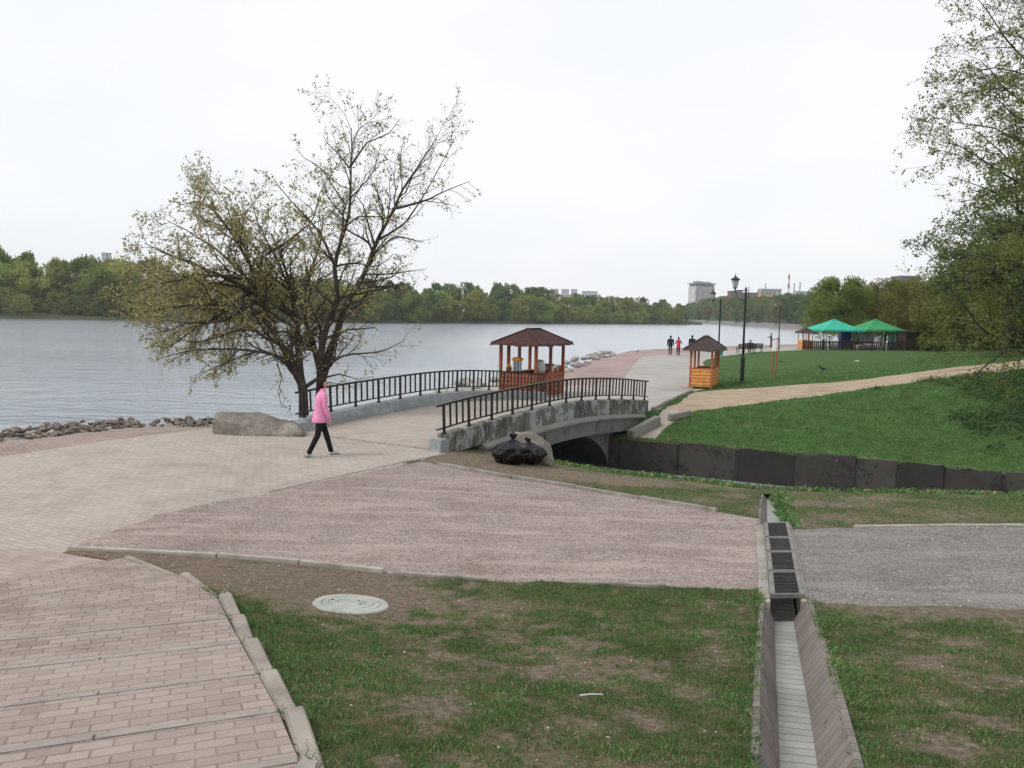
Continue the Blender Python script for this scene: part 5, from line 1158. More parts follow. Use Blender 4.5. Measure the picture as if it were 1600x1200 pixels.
class Tree:
    def __init__(s, seed, seg=.35, wob=.22, up=(.05, .04, .02, .0), dens=(2.2, 3.0, 3.5), maxl=3, leafn=26, leafj=.05, ang=(.5, 1.1), lenf=(.35, .62), leaf_from=0.0, minr=.0035, sides=(8, 5, 4, 3)):
        s.r = random.Random(seed); s.mb = MB(); s.leaf = []; s.__dict__.update(dict(seg=seg, wob=wob, up=up, dens=dens, maxl=maxl, leafn=leafn, leafj=leafj, ang=ang, lenf=lenf, leaf_from=leaf_from, minr=minr, sides=sides)); s.ldens = None
    def limb(s, pts, r0, r1, lvl=0, dens=None, lk=1.0, start=.15, dirup=None):
        pts = [Vector(p) for p in pts]
        # smooth the given polyline
        P = []
        for i in range(len(pts)-1):
            p0, p1, p2, p3 = pts[max(0, i-1)], pts[i], pts[i+1], pts[min(len(pts)-1, i+2)]
            k = max(1, int((p2-p1).length/s.seg))
            for j in range(k):
                t = j/k; P.append(.5*((2*p1)+(p2-p0)*t+(2*p0-5*p1+4*p2-p3)*t*t+(3*p1-p0-3*p2+p3)*t**3)+Vector((s.r.gauss(0, 1), s.r.gauss(0, 1), s.r.gauss(0, 1)))*s.seg*s.wob*.12)
        P.append(pts[-1]); n = len(P); L = sum((b-a).length for a, b in zip(P, P[1:]))
        rad = [r0+(r1-r0)*(i/(n-1))**.8 for i in range(n)]; s.mb.tube(P, rad, s.sides[min(lvl, 3)], False)
        s.kids(P, rad, L, lvl, dens, lk, start)
    def kids(s, P, rad, L, lvl, dens=None, lk=1.0, start=.2):
        r = s.r; n = len(P)
        if lvl >= s.maxl:
            k = max(1, int(s.leafn*L*r.uniform(.6, 1.3)))
            for _ in range(k):
                t = r.uniform(.1, 1)*(n-1); i = min(int(t), n-2); p = P[i].lerp(P[i+1], t-i)
                if s.ldens and r.random() > s.ldens(p): continue
                s.leaf.append(tuple(p+Vector((r.gauss(0, s.leafj), r.gauss(0, s.leafj), r.gauss(0, s.leafj)))))
            return
        k = max(1, int(L*(dens or s.dens[lvl])*r.uniform(.8, 1.2)))
        for j in range(k):
            t = (start+(1-start)*((j+r.random())/k))*(n-1); i = min(int(t), n-2); p = P[i].lerp(P[i+1], t-i); d = (P[i+1]-P[i]).normalized()
            ax = d.orthogonal().normalized(); ax.rotate(Matrix.Rotation(r.uniform(0, 6.28), 3, d)); d2 = d.copy(); d2.rotate(Matrix.Rotation(r.uniform(*s.ang), 3, ax))
            rr_ = rad[i]*r.uniform(.4, .62); ln = max(.12, L*r.uniform(*s.lenf)*(1.15-.55*t/(n-1)))*(lk if lvl == 0 else 1)
            ln = min(ln, [2.6, 1.5, .8, .5][min(lvl, 3)]*(s.cap if hasattr(s, 'cap') else 1))
            s.grow(p, d2, ln, max(rr_, s.minr), lvl+1)
    def grow(s, p, d, L, r0, lvl):
        sg = s.seg*(.8 if lvl < s.maxl else .5); n = max(2, int(L/sg)); P = [p]; r = s.r
        for i in range(n):
            d = (d+Vector((r.gauss(0, s.wob), r.gauss(0, s.wob), r.gauss(0, s.wob)+s.up[min(lvl, len(s.up)-1)]))).normalized(); P.append(P[-1]+d*(L/n))
        rad = [max(s.minr*.7, r0*(1-.75*i/n)) for i in range(n+1)]; s.mb.tube(P, rad, s.sides[min(lvl, 3)], False); s.kids(P, rad, L, lvl)
    def finish(s, name, loc, label, cat, mb_, ml, lsize, group=None, rs=None, world=True, stretch=1.6, droop=0, rz=0):
        e = empty(name, loc, rz, label, cat, group); s.mb.build('trunk', mb_, e, world, smooth=True)
        rs = rs or np.random.RandomState(1); P = np.array(s.leaf)
        if world: P = P-np.array(loc)
        V, Fq = leafmesh(P, lsize, rs, stretch, droop); npmesh('foliage', V, Fq, ml, e); print(name, 'leaves', len(P), 'wood faces', len(s.mb.f)); return e
# --- the tree by the footbridge
T = Tree(21, seg=.28, wob=.20, up=(.03, .05, .03, .02), dens=(4.6, 6.6, 8.2), maxl=3, leafn=31, leafj=.03, ang=(.45, 1.05), lenf=(.28, .5), minr=.0032)
TD = 22.6
def I(px, py, dy=0): return dep(px, py, TD+dy)
bA = I(474, 668, 0); bA.z = -.9; bC = I(503, 668, .3); bC.z = -.9
def ldens(p):
    px = 800+p.x/p.y*F; py = 489-(p.z-CH)/p.y*F
    k = float(np.clip((560-px)/260, 0, 1))
    return (.30+.70*k)*(1.0 if py > 300 else .8)
T.ldens = ldens; T.cap = .66
T.limb([bA, I(473, 605), I(455, 575), I(443, 545, .2), I(420, 507, .3), I(401, 461, .5), I(388, 400, .3), I(370, 365, .1), I(356, 325, 0)], .18, .012, start=.25, lk=1.0)
T.limb([I(473, 610), I(469, 587, .1), I(466, 540, .4), I(463, 503, .8), I(452, 440, 1.2), I(432, 385, 1.6), I(424, 365, 1.8)], .13, .015, start=.25)
T.limb([bC, I(500, 605, .3), I(503, 540, .2), I(517, 493, 0), I(527, 465, -.2), I(523, 419, -.3), I(532, 381, -.4), I(545, 335, -.4), I(548, 279, -.4), I(550, 240, -.2), I(549, 200, 0)], .155, .010, start=.3, lk=.75, dens=2.6)
T.limb([I(502, 595, .3), I(522, 531, .6), I(545, 470, .8), I(569, 428, 1), I(587, 381, 1.1), I(611, 335, 1.2), I(631, 293, 1.2), I(660, 250, 1.0), I(680, 218, .9)], .135, .010, start=.3, lk=.75, dens=2.6)
T.limb([I(502, 590, .3), I(490, 540, .9), I(478, 500, 1.4), I(482, 440, 1.8), I(500, 380, 2.2), I(505, 335, 2.4)], .10, .012, start=.3)
T.limb([I(547, 262, -.4), I(573, 223, -.5), I(597, 213, -.6), I(608, 208, -.6), I(626, 185, -.6)], .035, .006, 1, dens=2.6)
T.limb([I(546, 262, -.4), I(528, 240, -.3), I(512, 225, -.2), I(505, 212, -.2)], .025, .006, 1, dens=3)
T.limb([I(540, 320, -.4), I(500, 262, -.2), I(476, 248, 0), I(464, 234, 0)], .028, .006, 1, dens=3)
T.limb([I(620, 325, 1.2), I(657, 316, 1.0), I(699, 297, .8), I(735, 283, .7)], .045, .006, 1, dens=2.8)
T.limb([I(590, 375, 1.1), I(630, 350, 1.5), I(665, 300, 1.8), I(712, 215, 2)], .04, .006, 1, dens=2.5)
T.limb([I(569, 428, 1), I(606, 428, .4), I(640, 424, 0), I(668, 420, -.2)], .035, .006, 1, dens=2.8)
T.limb([I(508, 575, .2), I(536, 556, -.3), I(573, 552, -.7), I(606, 545, -.9), I(634, 530, -1)], .05, .006, 1, dens=2.8)
T.limb([I(508, 590, .2), I(530, 585, -.1), I(560, 592, -.4), I(585, 588, -.6)], .03, .005, 1, dens=3)
T.up = (.0, -.03, -.06, -.08); T.cap = .8
T.limb([I(455, 568), I(429, 554, -.4), I(387, 547, -.8), I(340, 545, -1.0), I(290, 549, -1.2), I(250, 560, -1.3)], .06, .008, 0, dens=3.4, lk=.6)
T.limb([I(401, 470, .5), I(350, 500, -.6), I(290, 505, -1.2), I(255, 520, -1.5), I(230, 505, -1.6)], .06, .008, 0, dens=4.6)
T.limb([I(410, 500, .4), I(360, 520, .8), I(300, 535, 1.2), I(260, 510, 1.4), I(238, 480, 1.4)], .06, .008, 0, dens=4.6)
T.limb([I(395, 440, .5), I(340, 430, -.6), I(270, 440, -1.2), I(235, 448, -1.5), I(205, 462, -1.6)], .06, .008, 0, dens=4.6)
T.limb([I(401, 461, .5), I(359, 437, .2), I(317, 419, 0), I(270, 400, -.2), I(226, 380, -.3)], .08, .010, 0, dens=3.6)
T.up = (.02, .03, .0, .0); T.cap = .6
T.limb([I(388, 409, .4), I(354, 353, .8), I(317, 316, 1.0), I(285, 320, 1.2), I(262, 312, 1.2)], .06, .008, 0, dens=3.4)
T.up = (.0, -.01, -.04, -.06); T.cap = .75
T.limb([I(410, 490, .4), I(370, 478, -.4), I(320, 475, -1.0), I(270, 480, -1.4), I(225, 488, -1.6)], .08, .01, 0, dens=3.8)
T.limb([I(400, 450, .5), I(350, 400, 1.2), I(300, 365, 1.8), I(262, 345, 2.0)], .06, .008, 0, dens=3.6)
T.limb([I(387, 458, .4), I(342, 493, -.2), I(295, 520, -.6), I(262, 545, -.8), I(238, 540, -1)], .055, .008, 0, dens=3.6)
T.limb([I(462, 500, .8), I(420, 470, 1.5), I(370, 450, 2.0), I(300, 440, 2.4), I(240, 450, 2.6)], .07, .01, 0, dens=3.4)
T.limb([I(523, 415, -.3), I(499, 363, -.5), I(455, 315, -.7), I(428, 280, -.7)], .05, .007, 1, dens=3)
T.limb([I(419, 395, .8), I(460, 370, .4), I(490, 340, 0), I(500, 300, -.2), I(520, 270, -.3)], .04, .006, 1, dens=3)
T.limb([I(462, 470, .8), I(430, 400, .2), I(402, 345, -.2), I(390, 300, -.4)], .05, .007, 0, dens=3)
T.limb([I(433, 568, .0), I(440, 590, -.2), I(434, 612, -.4), I(441, 640, -.5)], .022, .004, 1, dens=3.5)
T.limb([I(400, 549, -.6), I(370, 560, -.8), I(335, 575, -1), I(300, 588, -1.1)], .028, .005, 1, dens=3.5)
T.limb([I(340, 500, -.2), I(300, 505, .4), I(250, 500, .8), I(212, 490, 1)], .035, .006, 1, dens=3.6)
M_leafA = leaf_mat('young_yellow_leaves', [(.22, .19, .075), (.33, .29, .115), (.42, .37, .17), (.32, .32, .15)], .5, .35)
T.finish('riverside_tree', (bA.x+.3, bA.y, -.9), 'multi-stemmed tree with sparse yellowish spring leaves behind the footbridge railing', 'tree', M_bark, M_leafA, .055, rs=np.random.RandomState(3))
# --- large tree at the right edge; its trunk stands just outside the frame
def J(px, py, d): return dep(px, py, d)
T = Tree(33, seg=.4, wob=.17, up=(.0, .01, -.03, -.06), dens=(1.9, 3.6, 5.0), maxl=3, leafn=38, leafj=.05, ang=(.35, .95), lenf=(.3, .5), minr=.004)
T.cap = .95
tb_ = Vector((20.6, 27, tz(20.6, 27)-.2))
T.limb([tb_, tb_+Vector((-.1, 0, 2.2)), tb_+Vector((.1, 0, 5)), tb_+Vector((-.2, .2, 9)), tb_+Vector((.1, .3, 14)), tb_+Vector((.2, .3, 18))], .42, .05, dens=1.2, start=.35)
def tp(z): return tb_+Vector((0, 0, z))
for z0, pts, r0 in [(1.6, [(1700, 560, 27), (1600, 536, 26.5), (1546, 522, 26), (1500, 470, 25.8), (1469, 430, 26)], .11),
                    (1.9, [(1690, 520, 27), (1600, 545, 26), (1560, 556, 25.5), (1526, 585, 25), (1509, 600, 25)], .07),
                    (3.0, [(1680, 470, 26.5), (1600, 440, 26), (1553, 400, 26), (1513, 365, 26), (1487, 350, 26)], .10),
                    (3.6, [(1690, 430, 28), (1610, 410, 28.5), (1560, 430, 29), (1520, 440, 29.5), (1486, 470, 30)], .09),
                    (4.6, [(1680, 380, 27), (1600, 335, 27), (1553, 300, 27), (1513, 285, 27), (1480, 275, 27)], .11),
                    (5.6, [(1680, 320, 26), (1600, 290, 25.5), (1553, 262, 25), (1513, 235, 25), (1472, 222, 25)], .11),
                    (7.6, [(1700, 190, 26), (1640, 140, 25.5), (1583, 110, 25), (1532, 110, 25), (1485, 140, 25)], .08),
                    (5.2, [(1700, 350, 28), (1620, 300, 29), (1566, 240, 29.5), (1515, 200, 30), (1472, 210, 30)], .08),
                    (8.6, [(1700, 120, 26), (1650, 70, 25), (1600, 60, 24.5), (1557, 50, 24.5), (1523, 70, 24.5)], .08),
                    (6.6, [(1680, 250, 27), (1600, 225, 27), (1553, 200, 27.5), (1513, 195, 28), (1472, 186, 28)], .10),
                    (7.4, [(1680, 200, 26), (1600, 160, 26), (1563, 130, 26), (1533, 95, 26), (1500, 110, 26)], .10),
                    (8.2, [(1680, 140, 27), (1610, 100, 27), (1572, 60, 27), (1546, 20, 27), (1520, -10, 27)], .10),
                    (9.5, [(1690, 80, 27), (1630, 30, 27), (1593, -20, 27), (1572, -70, 27)], .10),
                    (4.2, [(1700, 420, 25), (1640, 380, 24), (1593, 350, 23.5), (1553, 345, 23), (1526, 330, 23)], .08),
                    (7.0, [(1700, 260, 25), (1640, 210, 24), (1586, 180, 23.5), (1553, 150, 23.5), (1526, 150, 23.5)], .08),
                    (2.6, [(1690, 500, 26), (1620, 480, 25), (1572, 490, 24.5), (1533, 505, 24.5), (1500, 520, 24.8)], .08),
                    (8.8, [(1700, 150, 28), (1640, 60, 29), (1600, 10, 29), (1566, 0, 29)], .08),
                    (3.2, [(1780, 470, 30), (1850, 440, 32), (1930, 430, 33)], .1), (6.2, [(1850, 300, 28), (1950, 260, 28)], .1)]:
    T.limb([tp(z0)]+[J(*q) for q in pts], r0, .008, 0, lk=.85, start=.18)
M_leafB = leaf_mat('small_green_leaves', [(.10, .14, .032), (.155, .195, .045), (.21, .24, .065), (.26, .28, .09)], .45, .42)
T.finish('spreading_tree', tuple(tb_), 'large dark-branched tree with small new leaves reaching in from the right edge', 'tree', M_barkd, M_leafB, .055, rs=np.random.RandomState(5))
# --- generic trees
def autotree(seed, H, spread, r0, nl, up, leafn, cap, stems=1, low=.12, dens=(1.9, 2.6, 3.4), seg=.5, ang=(.35, .9), lenf=(.3, .5), tilt=(.25, .9)):
    T = Tree(seed, seg=seg, wob=.16, up=up, dens=dens, maxl=3, leafn=leafn, leafj=.12, ang=ang, lenf=lenf, minr=.012, sides=(7, 4, 3, 3)); T.cap = cap; r = T.r
    T.limb([(0, 0, -.3), (r.uniform(-.1, .1), 0, H*.25), (r.uniform(-.3, .3), r.uniform(-.3, .3), H*.6), (r.uniform(-.4, .4), r.uniform(-.4, .4), H*.95)], r0, r0*.1, start=low)
    for i in range(nl):
        t = (i+.5)/nl; z = H*(low+(.62-low)*t); a = i*2.4+r.uniform(-.4, .4); sp = spread*(1-.35*t)*r.uniform(.8, 1.1); zt = min(H*.98, z+H*r.uniform(*tilt)*(.45))
        T.limb([(0, 0, z), (math.cos(a)*sp*.35, math.sin(a)*sp*.35, z+(zt-z)*.5), (math.cos(a)*sp*.75, math.sin(a)*sp*.75, z+(zt-z)*.85), (math.cos(a)*sp, math.sin(a)*sp, zt)], r0*.45*(1-.4*t), .02, start=.15)
    return T
M_leafW = leaf_mat('willow_leaves', [(.12, .18, .045), (.18, .24, .06), (.24, .30, .09)], .35, .45)
M_leafC = leaf_mat('blue_green_leaves', [(.085, .145, .065), (.13, .195, .085), (.18, .25, .115)], .3, .45)
M_leafO = leaf_mat('olive_leaves', [(.12, .13, .035), (.18, .18, .052), (.25, .24, .08)], .3, .42)
def plant(T, name, px, d, label, ml, ls, rs, droop=0, dz=0, mb_=None, group=None, cat='tree', stretch=1.6, rz=0):
    x = (px-800)/F*d; return T.finish(name, (x, d, tz(x, d)+dz), label, cat, mb_ or M_barkd, ml, ls, group, np.random.RandomState(rs), False, stretch, droop, rz)
T = autotree(41, 9.2, 4.7, .28, 17, (.0, -.02, -.10, -.22), 36, 1.4, low=.3, lenf=(.35, .6)); plant(T, 'weeping_willow', 1572, 46, 'drooping blue-green willow behind the big tree at the right edge', M_leafC, .12, 1, .6)
def clumptree(seed, H, W, ncl, nleaf, ls, low, mt, narrow=1.0, nm='far_tree'):
    rs = np.random.RandomState(seed); C_ = []
    for i in range(ncl):
        t = rs.uniform(0, 1)**.85; z = low*H+(H*(.97-low))*t; w = W*np.sqrt(max(.05, 1-(abs(t-.42)/.62)**2.1))*narrow; a = rs.uniform(0, 6.28); rr_ = w*rs.uniform(.35, .92); C_.append((math.cos(a)*rr_, math.sin(a)*rr_, z, W*rs.uniform(.20, .36)*(1-.3*t)))
    C_ = np.array(C_); idx = rs.randint(0, ncl, nleaf); dr_ = rs.normal(size=(nleaf, 3)); dr_ /= np.linalg.norm(dr_, axis=1)[:, None]; dr_[:, 2] = dr_[:, 2]*.9+.12
    P = C_[idx, :3]+dr_*C_[idx, 3:4]*rs.uniform(.55, 1.12, (nleaf, 1))**.7
    V, Fq = leafmesh(P, ls, rs, 1.3); tr = MB(); tr.tube([(0, 0, -1), (.1, 0, H*.4), (0, .1, H*.8)], [H*.022, H*.015, H*.004], 6)
    for i in range(9): c = C_[rs.randint(ncl)]; tr.tube([(0, 0, H*.25), (c[0]*.5, c[1]*.5, c[2]*.75), tuple(c[:3])], [H*.01, H*.007, H*.002], 4)
    e = empty(nm, (0, 0, 0)); tr.build('trunk', M_barkd, e); npmesh('foliage', V, Fq, mt, e); return e
def put(e, px, d, label, cat='tree'):
    x = (px-800)/F*d; e.location = (x, d, tz(x, d)); tag(e, label, cat); return e
roundw = put(clumptree(61, 8.2, 4.7, 60, 26000, .17, .12, M_leafW, 1.0, 'round_willow'), 1309, 104, 'rounded light green willow behind the turquoise cafe tent')
oliveT = put(clumptree(62, 8.2, 4.9, 52, 19000, .17, .10, M_leafO, 1.0, 'olive_tree'), 1380, 108, 'airy yellow-green tree right of the round willow, behind the green tent')
def dup(e, px, d, label, s, rz, dz=0, mt=None, group=None):
    x = (px-800)/F*d; c = copy_tree(e); c.location = (x, d, tz(x, d)+dz); c.scale = (s[0], s[0], s[1]); c.rotation_euler = (0, 0, rz); c['label'] = label
    if group: c['group'] = group
    if mt:
        for k in kids(c):
            if k.name.startswith('foliage'): k.data = k.data.copy(); k.data.materials[0] = mt
    return c
dup(oliveT, 1432, 100, 'olive tree just above the wooden cafe shed', (1.0, .95), 1.0)
dup(roundw, 1490, 100, 'bright olive-green tree standing well behind the cafe shed', (.95, .95), 2.0, mt=M_leafO)
dup(oliveT, 1560, 64, 'broad olive tree at the top of the lawn, left of the willow', (1.05, .85), 3.1)
dup(roundw, 1610, 58, 'dense green tree in the grove beyond the dirt path', (1.0, .8), 4.2, mt=M_leafC)
dup(oliveT, 1650, 52, 'dense olive tree at the right edge beyond the dirt path', (1.0, .85), 5.2)
dup(roundw, 1720, 47, 'green tree beyond the right edge behind the dirt path', (1.0, .9), .4, mt=M_leafC)
dup(oliveT, 1505, 88, 'farthest olive tree of the grove at the end of the meadow', (1.2, 1.1), .9)
dup(roundw, 1575, 78, 'far green tree of the grove, above the meadow', (1.3, 1.15), 1.9, mt=M_leafO)
dup(roundw, 1345, 128, 'green tree farther back between the round willow and the olive tree', (1.1, .95), 3.3)
# low shrubs near the shed
T = Tree(50, seg=.3, wob=.25, up=(.02, .02, .0, -.02), dens=(4, 5, 6), maxl=2, leafn=60, leafj=.07, minr=.006)
for i in range(9): a = i*.7; T.limb([(0, 0, -.05), (math.cos(a)*.5, math.sin(a)*.5, .8), (math.cos(a)*.95, math.sin(a)*.95, 1.35)], .03, .008, 0, start=.1)
shr = plant(T, 'shrub', 1447, 86, 'dark low shrub at the right end of the wooden cafe shed', M_leafB, .10, 6, cat='shrub')
dup(shr, 1545, 74, 'wide dark shrub under the grove trees beyond the lawn', (3.2, 1.8), .5)
dup(shr, 1590, 68, 'largest dark shrub under the grove trees at the top of the lawn', (3.6, 2.0), 2.5)
dup(shr, 1640, 60, 'dark shrub under the grove trees at the right edge', (3.2, 1.8), 3.9)
dup(shr, 1466, 84.5, 'smaller dark shrub farther right of the cafe shed', (.8, .7), 1.2)
# --- far trees: clump crowns, shared meshes
M_fA = leaf_mat('far_willow_leaves', [(.115, .155, .035), (.18, .215, .052), (.25, .28, .08)], .12, .45, .04)
M_fB = leaf_mat('far_green_leaves', [(.055, .10, .028), (.095, .15, .042), (.145, .20, .06)], .12, .42, .035)
M_fC = leaf_mat('far_olive_leaves', [(.11, .11, .038), (.165, .16, .052), (.22, .215, .075)], .12, .42, .03)
protos = [(clumptree(1, 10, 6.0, 42, 5200, .42, .03, M_fA), 'w'), (clumptree(2, 10, 5.4, 36, 4800, .42, .03, M_fA), 'w'), (clumptree(3, 10, 4.0, 36, 3600, .40, .12, M_fB), 't'), (clumptree(4, 10, 3.2, 30, 2600, .40, .18, M_fC), 't'), (clumptree(5, 10, 4.4, 34, 3200, .40, .10, M_fB), 't'), (clumptree(6, 10, 5.0, 30, 2300, .36, .15, M_fC), 't')]
pk = [[k for k in kids(p[0])] for p in protos]; usedp = set(); rt = random.Random(77)
KL = {0: 'rounded yellow-green willow on the far river bank', 1: 'rounded yellow-green willow on the far river bank', 2: 'leafy green tree on the far river bank', 3: 'tall narrow half-bare tree on the far river bank', 4: 'leafy green tree on the far river bank', 5: 'sparse olive tree on the far river bank'}
def ftree(i, x, y, z, H, wf, where):
    e = protos[i][0]
    if i in usedp: e = copy_tree(e, ch=pk[i])
    usedp.add(i); s = H/10; e.location = (x, y, z); e.scale = (s*wf, s*wf, s); e.rotation_euler = (0, 0, rt.uniform(0, 6.28))
    tag(e, KL[i].replace('on the far river bank', where), 'tree', 'trees '+where)
def along(line, s):
    for a, b in zip(line, line[1:]):
        L = (b-a).length
        if s <= L: d = (b-a)/L; return a+d*s, Vector((-d.y, d.x))
        s -= L
    return None, None
SKY = [(-400, 395), (-100, 392), (0, 388), (45, 398), (80, 402), (100, 396), (150, 402), (190, 400), (235, 408), (262, 418), (300, 425), (450, 432), (560, 436), (600, 438), (650, 440), (690, 441), (760, 441), (800, 442), (850, 449), (900, 458), (950, 461), (1000, 463), (1060, 464), (1100, 462)]
def skyh(px): return float(np.interp(px, [a for a, b in SKY], [b for a, b in SKY]))
def hor(px): return 489+(px-800)*.021
LT = sum((b-a).length for a, b in zip(LB[:12], LB[1:12]))
for row, (off, step, jit) in enumerate(((5, 8.0, 2.5), (16, 9.5, 4), (30, 10.5, 6), (48, 12, 8))):
    s = 40.0
    while s < LT:
        p, nr = along(LB, s); s += step*rt.uniform(.75, 1.25)*(1 if p.y < 360 else 1.15)
        if nr.y < 0: nr = -nr
        q = p+nr*(off+rt.uniform(-jit, jit)); px = 800+q.x/q.y*F
        if px < -140: continue
        top = ((hor(px)-skyh(px))/F*q.y+CH)*.93   # height of the tree line seen here
        leftpart = px < 300
        if row == 0: H = (top+1.5)*rt.uniform(.42, .72) if not leftpart else (top+1.5)*rt.uniform(.3, .55); i = rt.choice([0, 1, 0, 4, 1]) if not leftpart else rt.choice([5, 3, 5, 0]); wf = rt.uniform(.95, 1.3)
        elif row == 1: H = (top+1.3)*rt.uniform(.66, .88); i = rt.choice([0, 1, 2, 4]) if not leftpart else rt.choice([0, 5, 5, 1, 3]); wf = rt.uniform(.85, 1.1)
        else: H = (top+1.0)*(rt.uniform(.84, .97)+(.07 if rt.random() < .15 else 0)); i = rt.choice([2, 3, 4, 5, 2]) if not leftpart else rt.choice([0, 5, 5, 1]); wf = rt.uniform(.7, 1.0)
        z = WATER+.8 if row == 0 else (-.3 if row == 1 else .4)
        ftree(i, q.x, q.y, z-.3, H, wf, 'on the far river bank')
# right far hillside
KL = {k: v for k, v in KL.items()}
SK2 = [(1060, 464), (1100, 461), (1130, 458), (1150, 462), (1180, 464), (1210, 460), (1222, 455), (1240, 458), (1260, 460), (1300, 462), (1500, 462)]
RT_ = sum((b-a).length for a, b in zip(RB[:8], RB[1:8]))
for row, (off, zt, step) in enumerate(((8, 1.0, 13), (34, 5, 14), (70, 8.5, 15), (115, 11, 17), (170, 13.5, 19))):
    s = 0.0
    while s < RT_:
        p, nr = along(RB, s); s += step*rt.uniform(.75, 1.25)
        d2 = Vector((190, 330)).normalized(); q = p+d2*(off+rt.uniform(-8, 8)); px = 800+q.x/q.y*F
        if px > 1420 or px < 1040: continue
        top = (hor(px)-float(np.interp(px, [a for a, b in SK2], [b for a, b in SK2])))/F*q.y+CH
        zb = min(zt, top*.6); H = min(13, max(6, (top-zb)*rt.uniform(.8, 1.0))) if row > 2 else rt.uniform(8, 11)
        ftree(rt.choice([2, 4, 2, 5, 4, 3]), q.x, q.y, zb-.5, H, rt.uniform(1.0, 1.35), 'on the far wooded hillside')
for i, (e, k) in enumerate(protos):
    if i not in usedp: print('unused proto', i)
# ================================================================== GRASS, STONES, LITTER
def blade_mat(name, stops):
    m, nt, b, tc = newmat(name); at_ = nt.nodes.new('ShaderNodeAttribute'); at_.attribute_name = 'v'
    c = ramp(nt, at_.outputs['Fac'], stops); n = noise(nt, tc.outputs['Object'], 1.2, 4); c = mixc(nt, 1.0, c, ramp(nt, n, [(.3, (.75,)*3), (.7, (1.25,)*3)]), 'MULTIPLY')
    nt.links.new(c, b.inputs['Base Color']); b.inputs['Roughness'].default_value = .6; b.inputs['Specular IOR Level'].default_value = .25
    t = nt.nodes.new('ShaderNodeBsdfTranslucent'); nt.links.new(c, t.inputs[0]); mx = nt.nodes.new('ShaderNodeMixShader'); mx.inputs[0].default_value = .3
    nt.links.new(b.outputs[0], mx.inputs[1]); nt.links.new(t.outputs[0], mx.inputs[2]); nt.links.new(mx.outputs[0], nt.nodes['Material Output'].inputs[0]); return m
M_blade = blade_mat('grass_blades', [(0, (.40, .35, .22)), (.14, (.30, .29, .16)), (.3, (.13, .20, .072)), (.6, (.088, .19, .06)), (.85, (.12, .25, .078)), (1, (.17, .32, .11))])
def grasspatch(name, x0, x1, y0, y1, n, hmin, hmax, w, poly, excl, seed, label, thin=1.0, px_clip=True, dry=.12, soilk=1.0, fn=None):
    rs = np.random.RandomState(seed); nt_ = n//6; cx = rs.uniform(x0, x1, nt_); cy = rs.uniform(y0, y1, nt_)
    spread = .02+w*4; x = np.repeat(cx, 6)+rs.normal(0, spread, nt_*6); y = np.repeat(cy, 6)+rs.normal(0, spread, nt_*6); P = np.stack([x, y], 1)
    k = (np.abs(x)/np.maximum(y, .1) < .70) & (y > 1) if px_clip else np.ones(len(x), bool)
    P = P[k]; k = inpoly(P, poly)
    for e_ in excl: k &= ~inpoly(P, e_)
    P = P[k]; S = soil(P[:, 0], P[:, 1]); pr = (1-S*.90)*np.clip(fbm(P[:, 0]*(5.5 if y1 < 12 else 3.1), P[:, 1]*(5.5 if y1 < 12 else 3.1), seed+5)*(4.2 if y1 < 12 else 2.2)-(1.35 if y1 < 12 else .35), .10, 1)*thin*(1-.85*sstep(36, 50, np.hypot(P[:, 0], P[:, 1]))); keep = rs.uniform(size=len(P)) < pr; P = P[keep]; S = S[keep]
    n_ = len(P); z = TZ(P); a = rs.uniform(0, 6.28, n_); patch = fbm(P[:, 0]*(4.5 if y1 < 12 else 1.3), P[:, 1]*(4.5 if y1 < 12 else 1.3), seed+(5 if y1 < 12 else 9))
    h = rs.uniform(hmin, hmax, n_)*(.55+.9*patch)*(1-.45*S)
    if fn is not None: h = h*fn(P)
    ln = rs.uniform(.2, 1.1, n_)*h; ww = w*rs.uniform(.6, 1.3, n_); ba = rs.uniform(0, 6.28, n_); bx, by = np.cos(ba)*ww, np.sin(ba)*ww; dx, dy = np.cos(a)*ln, np.sin(a)*ln
    V = np.stack([np.c_[P[:, 0]-bx, P[:, 1]-by, z-.008], np.c_[P[:, 0]+bx, P[:, 1]+by, z-.008], np.c_[P[:, 0]+dx*.45+bx*.7, P[:, 1]+dy*.45+by*.7, z+h*.62], np.c_[P[:, 0]+dx, P[:, 1]+dy, z+h]], 1).reshape(-1, 3)
    v = np.clip(.28+.72*rs.uniform(size=n_)*(.5+patch), 0, 1); dr = rs.uniform(size=n_) < dry*(1+2.5*S); v[dr] = rs.uniform(0, .2, dr.sum())
    o = npmesh(name, V, np.arange(4*n_).reshape(-1, 4), M_blade, attr={'v': np.repeat(v, 4)}); tag(o, label, 'grass', kind='stuff'); print(name, n_); return o
def dist_line(P, line):
    d = np.full(len(P), 99.0)
    for a, b in zip(line, line[1:]):
        ax, ay = a[0], a[1]; bx, by = b[0], b[1]; t = np.clip(((P[:, 0]-ax)*(bx-ax)+(P[:, 1]-ay)*(by-ay))/((bx-ax)**2+(by-ay)**2+1e-9), 0, 1); d = np.minimum(d, np.hypot(P[:, 0]-ax-t*(bx-ax), P[:, 1]-ay-t*(by-ay)))
    return d
exA = [stepsP+[], drainP, plazaP, landP, grav1, grav2, pinkP]; exB = [rampP, greyB, pinkB, dirtP]
def near_h(P): return 1+.9*np.exp(-(dist_line(P, RS)/.22)**2)+.9*np.exp(-(dist_line(P, DR)/.12)**2)+.7*np.exp(-(dist_line(P, DL)/.10)**2)
grasspatch('lawn_grass', -3.2, 7.2, 2.2, 10.2, 760000, .010, .034, .0028, polyA, exA, 1, 'patchy worn grass in the foreground on both sides of the drain', fn=near_h, dry=.2)
grasspatch('bank_grass', -4.0, 14, 10, 21, 200000, .014, .045, .005, polyA, exA, 2, 'short patchy grass on the near bank of the canal')
